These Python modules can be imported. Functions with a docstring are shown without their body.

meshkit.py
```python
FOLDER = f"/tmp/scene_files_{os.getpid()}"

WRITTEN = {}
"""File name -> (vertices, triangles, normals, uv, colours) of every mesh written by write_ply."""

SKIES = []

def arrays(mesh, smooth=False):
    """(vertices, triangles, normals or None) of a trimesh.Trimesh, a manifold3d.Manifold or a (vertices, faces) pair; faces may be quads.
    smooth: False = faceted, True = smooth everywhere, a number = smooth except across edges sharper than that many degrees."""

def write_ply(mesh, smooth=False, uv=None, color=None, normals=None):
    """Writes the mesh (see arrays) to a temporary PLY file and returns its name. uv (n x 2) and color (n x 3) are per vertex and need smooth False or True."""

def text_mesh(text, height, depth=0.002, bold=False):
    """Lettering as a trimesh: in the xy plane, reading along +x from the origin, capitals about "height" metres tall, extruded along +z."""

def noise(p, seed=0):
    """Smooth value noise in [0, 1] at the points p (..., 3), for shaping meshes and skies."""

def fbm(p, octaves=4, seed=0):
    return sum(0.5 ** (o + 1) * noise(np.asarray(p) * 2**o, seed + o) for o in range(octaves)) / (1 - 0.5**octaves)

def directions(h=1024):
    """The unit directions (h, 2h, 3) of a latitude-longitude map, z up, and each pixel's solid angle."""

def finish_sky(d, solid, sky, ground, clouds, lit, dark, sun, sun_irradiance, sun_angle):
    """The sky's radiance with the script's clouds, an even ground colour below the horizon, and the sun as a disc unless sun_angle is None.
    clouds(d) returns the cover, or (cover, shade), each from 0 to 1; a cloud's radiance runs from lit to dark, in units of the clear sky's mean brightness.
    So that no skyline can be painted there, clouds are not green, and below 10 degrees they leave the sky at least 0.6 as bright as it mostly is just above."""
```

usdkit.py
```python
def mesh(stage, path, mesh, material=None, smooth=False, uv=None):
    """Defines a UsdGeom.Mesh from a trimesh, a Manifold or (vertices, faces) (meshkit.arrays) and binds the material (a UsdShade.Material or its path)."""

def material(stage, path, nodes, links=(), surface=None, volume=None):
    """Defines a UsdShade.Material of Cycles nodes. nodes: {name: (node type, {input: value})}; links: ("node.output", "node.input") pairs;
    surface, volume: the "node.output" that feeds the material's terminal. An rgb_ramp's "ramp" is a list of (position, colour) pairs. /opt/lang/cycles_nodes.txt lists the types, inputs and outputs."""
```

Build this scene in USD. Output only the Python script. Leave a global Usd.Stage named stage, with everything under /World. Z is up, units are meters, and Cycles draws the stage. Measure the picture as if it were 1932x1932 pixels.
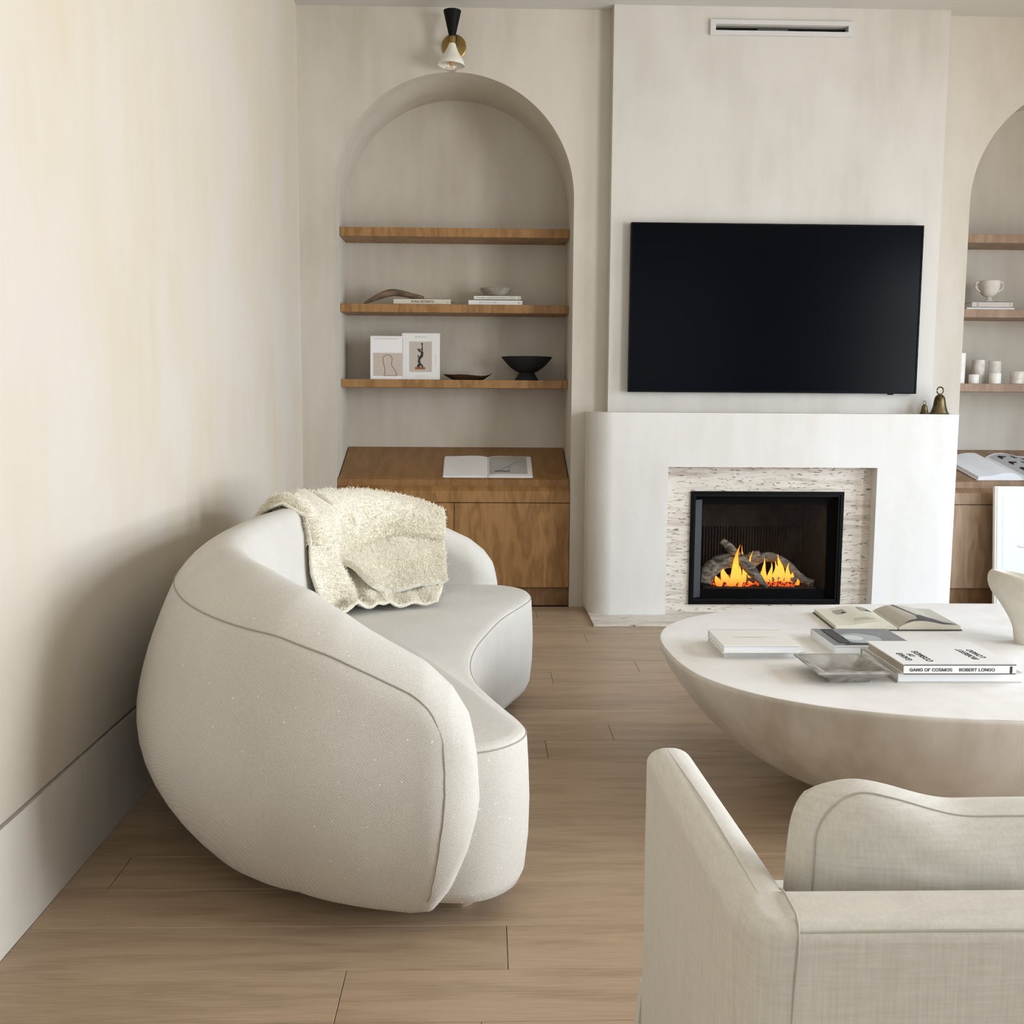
import math, random
import numpy as np, trimesh
import manifold3d as m3
import shapely.geometry as sg
from scipy.interpolate import CubicSpline, RectBivariateSpline, splprep, splev
from pxr import Usd, UsdGeom, UsdLux, UsdShade, Gf, Sdf, Vt
import usdkit, meshkit

rng = np.random.default_rng(7)
stage = Usd.Stage.CreateInMemory()
UsdGeom.SetStageUpAxis(stage, UsdGeom.Tokens.z)
UsdGeom.SetStageMetersPerUnit(stage, 1.0)
UsdGeom.Xform.Define(stage, '/World')
UsdGeom.Scope.Define(stage, '/World/Looks')

# ---------------------------------------------------------------- camera, sky, daylight, exposure
CAM = dict(pos=(0.9306, -5.3937, 1.0894), yaw=0.0273, pitch=-0.1089, roll=0.0068, f=1970.4)
EXPOSURE = -0.38
def set_camera():
    y, p, r = CAM['yaw'], CAM['pitch'], CAM['roll']
    fwd = np.array([math.sin(y) * math.cos(p), math.cos(y) * math.cos(p), math.sin(p)])
    r0 = np.array([math.cos(y), -math.sin(y), 0.0]); u0 = np.cross(r0, fwd)
    right = math.cos(r) * r0 + math.sin(r) * u0
    up = -math.sin(r) * r0 + math.cos(r) * u0
    m = Gf.Matrix4d(*right, 0, *up, 0, *(-fwd), 0, *CAM['pos'], 1)
    c = UsdGeom.Camera.Define(stage, '/World/camera')
    c.AddTransformOp().Set(m)
    c.CreateHorizontalApertureAttr(36.0); c.CreateVerticalApertureAttr(36.0)
    c.CreateFocalLengthAttr(36.0 * CAM['f'] / 1932.0)
    c.CreateClippingRangeAttr(Gf.Vec2f(0.05, 100))
    c.GetExposureAttr().Set(EXPOSURE)
set_camera()

def rect_light(name, center, normal, w, h, color, power):
    l = UsdLux.RectLight.Define(stage, '/World/' + name)
    n = np.array(normal, float); n /= np.linalg.norm(n)
    z = -n                                               # the light shines along its local -z
    x = np.cross([0, 0, 1.0], z); x /= np.linalg.norm(x); yv = np.cross(z, x)
    l.AddTransformOp().Set(Gf.Matrix4d(*x, 0, *yv, 0, *z, 0, *center, 1))
    l.CreateWidthAttr(w); l.CreateHeightAttr(h)
    l.CreateColorAttr(Gf.Vec3f(*color)); l.CreateIntensityAttr(power)
# daylight at the two garden windows in the right wall: cool sky light comes down through them, warm light off the sunlit paving comes up
SKY_C, GROUND_C = (0.62, 0.79, 1.0), (1.0, 0.895, 0.77)
for win, yc, w, z0_, z1_, sky_p, ground_p in (('near', -4.3, 1.9, .3, 2.4, 16.0, 17.5), ('far', -1.75, 1.5, .1, 2.2, 14.0, 4.5)):
    for k in range(3):
        zc = z0_ + (z1_ - z0_) * (k + .5) / 3
        rect_light(f'sky_light_{win}_{k}', (5.06, yc, zc), (-1, 0, -.9), w, .7, SKY_C, sky_p)
        rect_light(f'ground_light_{win}_{k}', (5.06, yc, zc), (-1, 0, .8), w, .7, GROUND_C, ground_p)
rect_light('daylight_rear', (2.6, -7.98, 1.7), (0, 1, 0), 2.6, 2.0, (0.80, 0.91, 1.0), 1.2)
dome = UsdLux.DomeLight.Define(stage, '/World/sky')
dome.CreateIntensityAttr(0.6); dome.CreateColorAttr(Gf.Vec3f(0.85, 0.92, 1.0))

# ---------------------------------------------------------------- helpers
used, locs = {}, {}
def path_for(name, parent=None):
    base = parent if parent else '/World'
    key = base + '/' + name
    n = used.get(key, 0); used[key] = n + 1
    return key if n == 0 else f'{key}_{n:03d}'
def tag(prim, label=None, cat=None, group=None, kind=None):
    for k, v in (('label', label), ('category', cat), ('group', group), ('kind', kind)):
        if v: prim.SetCustomDataByKey(k, v)
    return prim
def thing(name, label, cat, loc=(0, 0, 0), group=None):
    p = path_for(name)
    x = UsdGeom.Xform.Define(stage, p); x.AddTranslateOp().Set(Gf.Vec3d(*map(float, loc)))
    locs[p] = np.array(loc, float)
    tag(x.GetPrim(), label, cat, group)
    return p
def obj(name, mesh, mat, parent=None, smooth=35, label=None, cat=None, group=None, kind=None):
    """One Mesh prim; vertices are given in world coordinates."""
    p = path_for(name, parent)
    off = locs.get(parent, np.zeros(3)) if parent else np.zeros(3)
    if isinstance(mesh, (list,)): mesh = cat_(mesh)
    v, f, n = meshkit.arrays(mesh, smooth)
    m = usdkit.mesh(stage, p, (v - off, f), mat, False)
    if n is not None:
        m.CreateNormalsAttr(Vt.Vec3fArray.FromNumpy(n.astype(np.float32))); m.SetNormalsInterpolation('vertex')
    locs[p] = off
    tag(m.GetPrim(), label, cat, group, kind)
    return p
def struct(name, mesh, mat, label=None, parent=None, smooth=35):
    return obj(name, mesh, mat, parent, smooth, label=label, kind=None if parent else 'structure')
def cat_(ms): return trimesh.util.concatenate([to_tm(m) for m in ms])
def to_tm(m):
    if isinstance(m, trimesh.Trimesh): return m
    if hasattr(m, 'to_mesh'):
        q = m.to_mesh(); return trimesh.Trimesh(q.vert_properties[:, :3], q.tri_verts, process=False)
    v, f = np.asarray(m[0], float), np.asarray(m[1], int)
    if f.shape[1] == 4: f = np.vstack([f[:, [0, 1, 2]], f[:, [0, 2, 3]]])
    return trimesh.Trimesh(v, f, process=False)
def box(x0, x1, y0, y1, z0, z1):
    m = trimesh.creation.box([x1 - x0, y1 - y0, z1 - z0]); m.apply_translation([(x0 + x1) / 2, (y0 + y1) / 2, (z0 + z1) / 2]); return m
def cbox(x0, x1, y0, y1, z0, z1, c=0.002):
    """box with chamfered edges"""
    P = []
    for sx in (0, 1):
        for sy in (0, 1):
            for sz in (0, 1):
                x = (x0, x1)[sx]; y = (y0, y1)[sy]; z = (z0, z1)[sz]
                dx = c * (1 - 2 * sx); dy = c * (1 - 2 * sy); dz = c * (1 - 2 * sz)
                P += [(x, y + dy, z + dz), (x + dx, y, z + dz), (x + dx, y + dy, z)]
    return trimesh.convex.convex_hull(np.array(P))
def rbox(x0, x1, y0, y1, z0, z1, r, n=12):
    """box with rounded edges: hull of eight spheres"""
    s = [m3.Manifold.sphere(r, n * 4).translate([x, y, z]) for x in (x0 + r, x1 - r) for y in (y0 + r, y1 - r) for z in (z0 + r, z1 - r)]
    return to_tm(m3.Manifold.batch_hull(s))
def mbox(x0, x1, y0, y1, z0, z1): return m3.Manifold.cube([x1 - x0, y1 - y0, z1 - z0]).translate([x0, y0, z0])
def extrude(poly, h):
    return trimesh.creation.extrude_polygon(poly, h, engine='earcut')
def prism_xz(pts, y0, y1):
    """polygon given in (x, z), extruded from y0 to y1"""
    m = extrude(sg.Polygon(pts), y1 - y0); v = m.vertices
    return trimesh.Trimesh(np.c_[v[:, 0], y0 + v[:, 2], v[:, 1]], m.faces[:, ::-1], process=False)
def prism_yz(pts, x0, x1):
    m = extrude(sg.Polygon(pts), x1 - x0); v = m.vertices
    return trimesh.Trimesh(np.c_[x0 + v[:, 2], v[:, 0], v[:, 1]], m.faces, process=False)
def grid(P, close_u=False, close_v=False):
    P = np.asarray(P, float); nu, nv = P.shape[:2]
    iu = np.arange(nu if close_u else nu - 1); iv = np.arange(nv if close_v else nv - 1)
    a, b = np.meshgrid(iu, iv, indexing='ij'); a2, b2 = (a + 1) % nu, (b + 1) % nv
    q = np.stack([a * nv + b, a2 * nv + b, a2 * nv + b2, a * nv + b2], -1).reshape(-1, 4)
    return to_tm((P.reshape(-1, 3), q))
def tube(pts, r, n=8, cap=True):
    p = np.asarray(pts, float); r = np.broadcast_to(r, (len(p),))
    t = np.gradient(p, axis=0); t /= np.linalg.norm(t, axis=1, keepdims=True) + 1e-12
    ref = np.array([0, 0, 1.0]) if abs(t[:, 2]).mean() < .8 else np.array([1.0, 0, 0])
    a = np.cross(t, ref); a /= np.linalg.norm(a, axis=1, keepdims=True) + 1e-12
    b = np.cross(t, a); th = np.arange(n) * 2 * np.pi / n
    V = p[:, None] + r[:, None, None] * (np.cos(th)[None, :, None] * a[:, None] + np.sin(th)[None, :, None] * b[:, None])
    m = grid(V, close_v=True)
    if cap:
        k = len(m.vertices); v = np.vstack([m.vertices, p[0], p[-1]]); L = (len(p) - 1) * n
        f = [[k, (i + 1) % n, i] for i in range(n)] + [[k + 1, L + i, L + (i + 1) % n] for i in range(n)]
        m = trimesh.Trimesh(v, np.vstack([m.faces, f]), process=False)
    return m
def lathe(prof, n=48, c=(0, 0, 0), ex=1.0, ey=1.0):
    p = np.asarray(prof, float); th = np.arange(n) * 2 * np.pi / n
    V = np.stack([c[0] + ex * p[:, None, 0] * np.cos(th), c[1] + ey * p[:, None, 0] * np.sin(th), c[2] + np.broadcast_to(p[:, None, 1], (len(p), n))], -1)
    m = grid(V, close_v=True); m.fix_normals(); return m
def spline(pts, n, closed=False):
    p = np.asarray(pts, float)
    if closed: p = np.vstack([p, p[:1]])
    tck, _ = splprep(p.T, s=0, per=closed, k=min(3, len(p) - 1))
    return np.array(splev(np.linspace(0, 1, n, endpoint=not closed), tck)).T
def smoothed(pts, n): return spline(pts, n)
def noisy(m, amp, scale, seed=0):
    m = to_tm(m).copy(); d = meshkit.fbm(m.vertices * scale + 31.7, 3, seed) - .5
    m.vertices = m.vertices + m.vertex_normals * (d * 2 * amp)[:, None]; return m
def rot_z(m, a, c):
    m = to_tm(m).copy(); m.apply_transform(trimesh.transformations.rotation_matrix(a, [0, 0, 1], c)); return m
def rot(m, a, ax, c):
    m = to_tm(m).copy(); m.apply_transform(trimesh.transformations.rotation_matrix(a, ax, c)); return m
def place_text(text, h, origin, xdir, ydir, depth=0.0006, bold=False, center=False, track=0.0, width=None):
    """lettering: xdir is the reading direction, ydir the letters' up"""
    if track:
        ms, x = [], 0.0
        for ch in text:
            if ch == ' ': x += h * .6 + track; continue
            g = meshkit.text_mesh(ch, h, depth, bold); g.apply_translation([x - g.bounds[0][0], 0, 0]); x = g.bounds[1][0] + track; ms.append(g)
        m = cat_(ms)
    else:
        m = meshkit.text_mesh(text, h, depth, bold)
    if width: m.apply_scale([width / (m.bounds[1][0] - m.bounds[0][0]), 1, 1])
    if center: m.apply_translation([-(m.bounds[0][0] + m.bounds[1][0]) / 2, 0, 0])
    X = np.array(xdir, float); X /= np.linalg.norm(X); Y = np.array(ydir, float); Y /= np.linalg.norm(Y); Z = np.cross(X, Y)
    v = m.vertices; return trimesh.Trimesh(np.array(origin) + v[:, :1] * X + v[:, 1:2] * Y + v[:, 2:] * Z, m.faces, process=False)

# ---------------------------------------------------------------- materials
def M(name, nodes, links=(), surface='p.BSDF'):
    return usdkit.material(stage, '/World/Looks/' + name, nodes, links, surface=surface)
def plain(name, col, rough=.5, metal=0.0, **kw):
    return M(name, {'p': ('principled_bsdf', dict(base_color=col, roughness=rough, metallic=metal, **kw))})
def noise_mat(name, c1, c2, scale, stretch=(1, 1, 1), rough=.8, bump=0.0, bscale=80, bdist=.01, detail=4, lo=.35, hi=.65, metal=0.0, dist=0.0, extra=None, sheen=0.0, spec=.5):
    n = {'g': ('geometry', {}), 'm': ('mapping', {'scale': stretch}), 'n': ('noise_texture', {'scale': scale, 'detail': detail, 'roughness': .55, 'distortion': dist}),
         'r': ('rgb_ramp', {'ramp': [(0, c1), (lo, c1), (hi, c2), (1, c2)]}), 'p': ('principled_bsdf', dict(roughness=rough, metallic=metal, sheen_weight=sheen, specular_ior_level=spec))}
    l = [('g.position', 'm.vector'), ('m.vector', 'n.vector'), ('n.fac', 'r.fac'), ('r.color', 'p.base_color')]
    if bump:
        n['b'] = ('noise_texture', {'scale': bscale, 'detail': 3}); n['bm'] = ('bump', {'strength': bump, 'distance': bdist})
        l += [('g.position', 'b.vector'), ('b.fac', 'bm.height'), ('bm.normal', 'p.normal')]
    return M(name, n, l)
def plaster(name, c1, c2, c3, seed=0.0):
    """lime-washed plaster: soft clouds, upright brush strokes"""
    return M(name, {
        'g': ('geometry', {}), 'm1': ('mapping', {'location': (seed, seed * .7, 0), 'scale': (1, 1, .55)}), 'm2': ('mapping', {'scale': (6, 6, 1.1)}),
        'n1': ('noise_texture', {'scale': 2.2, 'detail': 3, 'roughness': .55}), 'n2': ('noise_texture', {'scale': 2.0, 'detail': 5, 'roughness': .6}),
        'r1': ('rgb_ramp', {'ramp': [(0.38, c1), (.62, c2)]}), 'r2': ('rgb_ramp', {'ramp': [(.38, (0, 0, 0)), (.72, (.55, .55, .55))]}),
        'mx': ('mix', {'color2': c3}), 'b': ('noise_texture', {'scale': 18, 'detail': 5}), 'bm': ('bump', {'strength': .12, 'distance': .01}),
        'p': ('principled_bsdf', {'roughness': .75, 'specular_ior_level': .25})},
        [('g.position', 'm1.vector'), ('g.position', 'm2.vector'), ('m1.vector', 'n1.vector'), ('m2.vector', 'n2.vector'), ('n1.fac', 'r1.fac'), ('n2.fac', 'r2.fac'),
         ('r1.color', 'mx.color1'), ('r2.color', 'mx.fac'), ('mx.color', 'p.base_color'), ('g.position', 'b.vector'), ('b.fac', 'bm.height'), ('bm.normal', 'p.normal')])
def wood(name, dark, mid, light, stretch, off=(0, 0, 0), scale=3.0, fine=60, fstretch=None, rough=.5, contrast=1.0):
    fs = fstretch or stretch
    return M(name, {
        'g': ('geometry', {}), 'm1': ('mapping', {'location': off, 'scale': stretch}), 'm2': ('mapping', {'location': off, 'scale': fs}),
        'n0': ('noise_texture', {'scale': scale, 'detail': 2, 'roughness': .5}),
        'mul': ('math', {'math_type': 'multiply', 'value2': 26.0}), 'sn': ('math', {'math_type': 'sine'}),
        'mr': ('map_range', {'from_min': -1.0, 'from_max': 1.0, 'to_min': .5 - .22 * contrast, 'to_max': .5 + .22 * contrast}),
        'n1': ('noise_texture', {'scale': fine, 'detail': 3, 'roughness': .6}), 'mixf': ('mix_float', {'fac': .5}),
        'r': ('rgb_ramp', {'ramp': [(.25, dark), (.5, mid), (.75, light)]}), 'bm': ('bump', {'strength': .08, 'distance': .002}),
        'p': ('principled_bsdf', {'roughness': rough, 'specular_ior_level': .35})},
        [('g.position', 'm1.vector'), ('g.position', 'm2.vector'), ('m1.vector', 'n0.vector'), ('n0.fac', 'mul.value1'), ('mul.value', 'sn.value1'), ('sn.value', 'mr.value'),
         ('m2.vector', 'n1.vector'), ('mr.result', 'mixf.a'), ('n1.fac', 'mixf.b'), ('mixf.result', 'r.fac'), ('r.color', 'p.base_color'), ('n1.fac', 'bm.height'), ('bm.normal', 'p.normal')])
def cloth(name, c1, c2, spk, scale=420, bump=.5, twill=0.0, sheen=.15):
    n = {'g': ('geometry', {}), 'n': ('noise_texture', {'scale': scale, 'detail': 2, 'roughness': .6}), 'big': ('noise_texture', {'scale': 7, 'detail': 3}), 'sp': ('noise_texture', {'scale': 130, 'detail': 1}),
         'w': ('wave_texture', {'bands_direction': 'diagonal', 'scale': 95, 'distortion': 1.5, 'detail': 1, 'detail_scale': 3}), 'add': ('mix_float', {'fac': twill}),
         'r': ('rgb_ramp', {'ramp': [(.25, c1), (.62, c2)]}), 'rb': ('rgb_ramp', {'ramp': [(.3, (.93, .93, .93)), (.7, (1, 1, 1))]}), 'rs': ('rgb_ramp', {'ramp': [(.735, (0, 0, 0)), (.80, (1, 1, 1))]}),
         'mx': ('mix', {'mix_type': 'multiply', 'fac': 1.0}), 'm2': ('mix', {'color2': spk}), 'bm': ('bump', {'strength': bump, 'distance': .002}),
         'p': ('principled_bsdf', {'roughness': .95, 'specular_ior_level': .15, 'sheen_weight': sheen, 'sheen_roughness': .6})}
    l = [('g.position', 'n.vector'), ('g.position', 'big.vector'), ('g.position', 'sp.vector'), ('g.position', 'w.vector'), ('n.fac', 'add.a'), ('w.fac', 'add.b'), ('add.result', 'r.fac'), ('big.fac', 'rb.fac'), ('sp.fac', 'rs.fac'),
         ('r.color', 'mx.color1'), ('rb.color', 'mx.color2'), ('mx.color', 'm2.color1'), ('rs.color', 'm2.fac'), ('m2.color', 'p.base_color'), ('add.result', 'bm.height'), ('bm.normal', 'p.normal')]
    return M(name, n, l)
def linen(name, c1, c2):
    """slubby linen: crossed threads"""
    return M(name, {
        'g': ('geometry', {}), 'm1': ('mapping', {'scale': (26, 26, 330)}), 'm2': ('mapping', {'scale': (330, 330, 22)}),
        'n1': ('noise_texture', {'scale': 1.0, 'detail': 3}), 'n2': ('noise_texture', {'scale': 1.0, 'detail': 3}), 'ad': ('math', {'math_type': 'add'}), 'hf': ('math', {'math_type': 'multiply', 'value2': .5}),
        'r': ('rgb_ramp', {'ramp': [(.32, c1), (.66, c2)]}), 'bm': ('bump', {'strength': .3, 'distance': .001}),
        'p': ('principled_bsdf', {'roughness': .95, 'specular_ior_level': .15, 'sheen_weight': .15})},
        [('g.position', 'm1.vector'), ('g.position', 'm2.vector'), ('m1.vector', 'n1.vector'), ('m2.vector', 'n2.vector'), ('n1.fac', 'ad.value1'), ('n2.fac', 'ad.value2'), ('ad.value', 'hf.value1'), ('hf.value', 'r.fac'),
         ('r.color', 'p.base_color'), ('hf.value', 'bm.height'), ('bm.normal', 'p.normal')])
def travertine(name, stretch):
    return M(name, {
        'g': ('geometry', {}), 'm1': ('mapping', {'scale': stretch}), 'm2': ('mapping', {'scale': (stretch[0] * 2.4, stretch[1] * 2.4, stretch[2] * 1.15)}),
        'n1': ('noise_texture', {'scale': 5, 'detail': 6, 'roughness': .65, 'distortion': .6}), 'n2': ('noise_texture', {'scale': 16, 'detail': 4, 'roughness': .55, 'distortion': .4}),
        'r1': ('rgb_ramp', {'ramp': [(.3, (.44, .37, .30)), (.44, (.60, .53, .45)), (.54, (.72, .66, .58)), (.75, (.62, .56, .48))]}),
        'r2': ('rgb_ramp', {'ramp': [(.31, (1, 1, 1)), (.38, (0, 0, 0))]}), 'mx': ('mix', {'color2': (.23, .17, .125)}),
        'bm': ('bump', {'strength': .8, 'distance': .006, 'invert': True}), 'p': ('principled_bsdf', {'roughness': .55})},
        [('g.position', 'm1.vector'), ('g.position', 'm2.vector'), ('m1.vector', 'n1.vector'), ('m2.vector', 'n2.vector'), ('n1.fac', 'r1.fac'), ('n2.fac', 'r2.fac'), ('r1.color', 'mx.color1'), ('r2.color', 'mx.fac'),
         ('mx.color', 'p.base_color'), ('r2.color', 'bm.height'), ('bm.normal', 'p.normal')])

WALL_L = plaster('plaster_left', (.575, .51, .40), (.595, .545, .475), (.615, .56, .49), 3.1)
WALL_B = plaster('plaster_back', (.53, .48, .40), (.61, .565, .49), (.64, .60, .54), 0.4)
WALL_C = plaster('plaster_chimney', (.56, .53, .475), (.64, .61, .56), (.66, .64, .60), 5.2)
MANTEL = plaster('plaster_mantel', (.68, .655, .60), (.74, .725, .69), (.76, .75, .73), 8.3)
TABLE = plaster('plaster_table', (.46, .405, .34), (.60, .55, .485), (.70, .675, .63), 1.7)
CEIL = plain('ceiling_paint', (.58, .56, .52), .85)
GROOVE = plain('shadow_gap_paint', (.35, .31, .26), .9)
OAK = wood('oak_veneer', (.17, .078, .024), (.32, .168, .060), (.42, .238, .095), (3.6, 1.3, .95), fine=20, fstretch=(14, .9, .8), rough=.45, contrast=.8)
OAK_R = wood('oak_veneer_light', (.19, .11, .06), (.30, .19, .11), (.38, .26, .165), (3.2, 1.2, .9), off=(7, 2, 0), fine=20, fstretch=(14, .9, .8), rough=.45, contrast=.8)
OAK_DESK = wood('oak_desk', (.165, .078, .025), (.265, .137, .048), (.335, .188, .074), (3.2, .8, .8), off=(3, 1, 0), fine=20, fstretch=(14, .7, .7), rough=.4, contrast=.6)
KICK = wood('oak_kick', (.13, .065, .025), (.21, .11, .045), (.28, .155, .07), (3.2, 1.2, .9), fine=14, fstretch=(10, .9, .8))
PLANK = [wood(f'floor_oak_{i}', tuple(np.array((.26, .178, .112)) * k), tuple(np.array((.40, .290, .192)) * k), tuple(np.array((.48, .358, .245)) * k), (.55, 4.5, 1), off=(i * 3.7, i * 5.3, 0), scale=2.2, fine=11, fstretch=(.9, 18, 1), rough=.42, contrast=.6) for i, k in enumerate((1.0, .94, 1.06, .98, 1.03))]
PLINTH = wood('plinth_oak', (.20, .13, .08), (.28, .19, .115), (.35, .25, .16), (1, 1, 6), fine=12)
BOUCLE = cloth('sofa_boucle', (.49, .46, .405), (.68, .65, .59), (.86, .85, .82), 560, .40, .13)
SEAM = plain('seam_thread', (.36, .33, .28), .95)
LINEN = linen('chair_linen', (.585, .56, .50), (.69, .665, .605))
LINEN_S = plain('linen_seam', (.48, .45, .39), .95)
THROW = cloth('throw_wool', (.60, .54, .41), (.84, .79, .66), (.96, .93, .84), 210, 1.0, 0.0, .4)
TRAV = travertine('travertine', (.8, .8, 7.5))
TRAV_H = travertine('travertine_hearth', (1, 6.5, 6.5))
BLACK = plain('black_metal', (.003, .003, .0035), .4, specular_ior_level=.08)
BLACK2 = plain('black_powder', (.005, .005, .0055), .55, specular_ior_level=.12)
SCREEN = plain('tv_glass', (.0012, .0018, .004), .22, specular_ior_level=.05)
CERAM = plain('ceramic_black', (.002, .002, .002), .6, specular_ior_level=.05)
RETURN = plain('frame_return', (.035, .036, .040), .5, specular_ior_level=.3)
FIREBOX = noise_mat('firebox', (.030, .020, .013), (.055, .036, .024), 14, rough=.8)
BARK = noise_mat('log_bark', (.07, .055, .042), (.44, .37, .30), 16, (1, 1, 3), rough=.95, bump=.9, bscale=50, bdist=.01, dist=1.0)
CHAR = noise_mat('ember_bed', (.02, .012, .01), (.10, .04, .02), 60, rough=1, bump=.8, bscale=90)
EMBER = M('ember_glow', {'g': ('geometry', {}), 'n': ('noise_texture', {'scale': 70, 'detail': 2}), 'r': ('rgb_ramp', {'ramp': [(.42, (0, 0, 0)), (.62, (1, .10, .01))]}), 'p': ('principled_bsdf', {'base_color': (.05, .02, .01), 'roughness': 1, 'emission_strength': 2.2})},
          [('g.position', 'n.vector'), ('n.fac', 'r.fac'), ('r.color', 'p.emission_color')])
WHITE = plain('paper_white', (.84, .83, .82), .7)
COVERW = plain('cover_white', (.80, .79, .77), .5)
CREAM = plain('cover_cream', (.62, .57, .47), .6)
PAGE = plain('page_edges', (.76, .72, .64), .9)
PAGEB = plain('page_edges_white', (.82, .83, .84), .8)
INK = plain('ink_black', (.02, .02, .02), .7)
INKG = plain('ink_grey', (.30, .29, .28), .7)
INKB = plain('ink_brown', (.14, .085, .06), .7)
PRINT_BEIGE = plain('print_beige', (.56, .48, .41), .7)
PRINT_BROWN = plain('print_brown', (.30, .10, .045), .7)
PRINT_GREY = plain('print_grey', (.44, .43, .41), .6)
PRINT_TAUPE = plain('print_taupe', (.50, .47, .40), .5)
COVER_SLATE = noise_mat('cover_slate', (.14, .15, .155), (.24, .25, .255), 12, rough=.35)
COVER_MIST = plain('cover_mist', (.40, .44, .45), .35)
COVER_DARK = plain('cover_dark', (.05, .05, .05), .5)
PAGE_CREAM = plain('page_cream', (.72, .69, .58), .7)
BRASS = noise_mat('brass', (.30, .20, .07), (.42, .29, .11), 30, rough=.35, metal=1.0)
BRONZE = noise_mat('bell_bronze', (.07, .05, .022), (.19, .145, .07), 22, rough=.42, metal=.85, bump=.4, bscale=40, bdist=.004)
SHADEW = plain('shade_cream', (.80, .77, .68), .45)
BULB = M('bulb_glass', {'t': ('transparent_bsdf', {'color': (.97, .95, .92)}), 'gl': ('glossy_bsdf', {'roughness': .03, 'color': (1, 1, 1)}), 'lw': ('layer_weight', {'blend': .35}), 'mx': ('mix_closure', {})},
         [('lw.facing', 'mx.fac'), ('t.BSDF', 'mx.closure1'), ('gl.BSDF', 'mx.closure2')], surface='mx.closure')
FILAMENT = plain('filament', (.75, .42, .22), .4)
PANE = M('pane_glass', {'t': ('transparent_bsdf', {'color': (.93, .94, .94)}), 'gl': ('glossy_bsdf', {'roughness': .01, 'color': (1, 1, 1)}), 'fr': ('fresnel', {'IOR': 1.17}), 'mx': ('mix_closure', {})},
         [('fr.fac', 'mx.fac'), ('t.BSDF', 'mx.closure1'), ('gl.BSDF', 'mx.closure2')], surface='mx.closure')
BOWL_STONE = noise_mat('bowl_stone', (.26, .23, .19), (.46, .42, .36), 14, rough=.7, dist=1.5)
TRAY_STONE = noise_mat('tray_marble', (.20, .18, .155), (.44, .42, .385), 9, rough=.4, dist=2.0)
CUP_MARBLE = noise_mat('cup_marble', (.66, .60, .52), (.84, .80, .74), 26, rough=.5, dist=1.0, bump=.2, bscale=160, bdist=.002)
CUP_PALE = noise_mat('cup_pale_marble', (.80, .77, .71), (.88, .86, .82), 26, rough=.5, dist=1.0)
TROPHY = noise_mat('trophy_clay', (.62, .56, .49), (.72, .67, .60), 20, rough=.8)
VASE = noise_mat('vase_clay', (.62, .58, .50), (.74, .70, .62), 9, rough=.85, bump=.15, bscale=60)
DARKCLAY = plain('dark_clay', (.006, .006, .007), .75)
DISH = noise_mat('dish_bronze', (.012, .011, .010), (.10, .045, .02), 9, rough=.45)
BOOM = noise_mat('driftwood_brown', (.07, .042, .022), (.20, .13, .075), 12, (1, 1, 3), rough=.55, bump=.3, bscale=70, dist=.8)
VENTW = plain('vent_white', (.62, .62, .61), .5)
CANVAS = plain('canvas_white', (.74, .75, .75), .6)
CANVAS_E = plain('canvas_edge', (.72, .68, .59), .8)
BLUEINK = plain('pencil_blue', (.55, .68, .76), .7)

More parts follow.
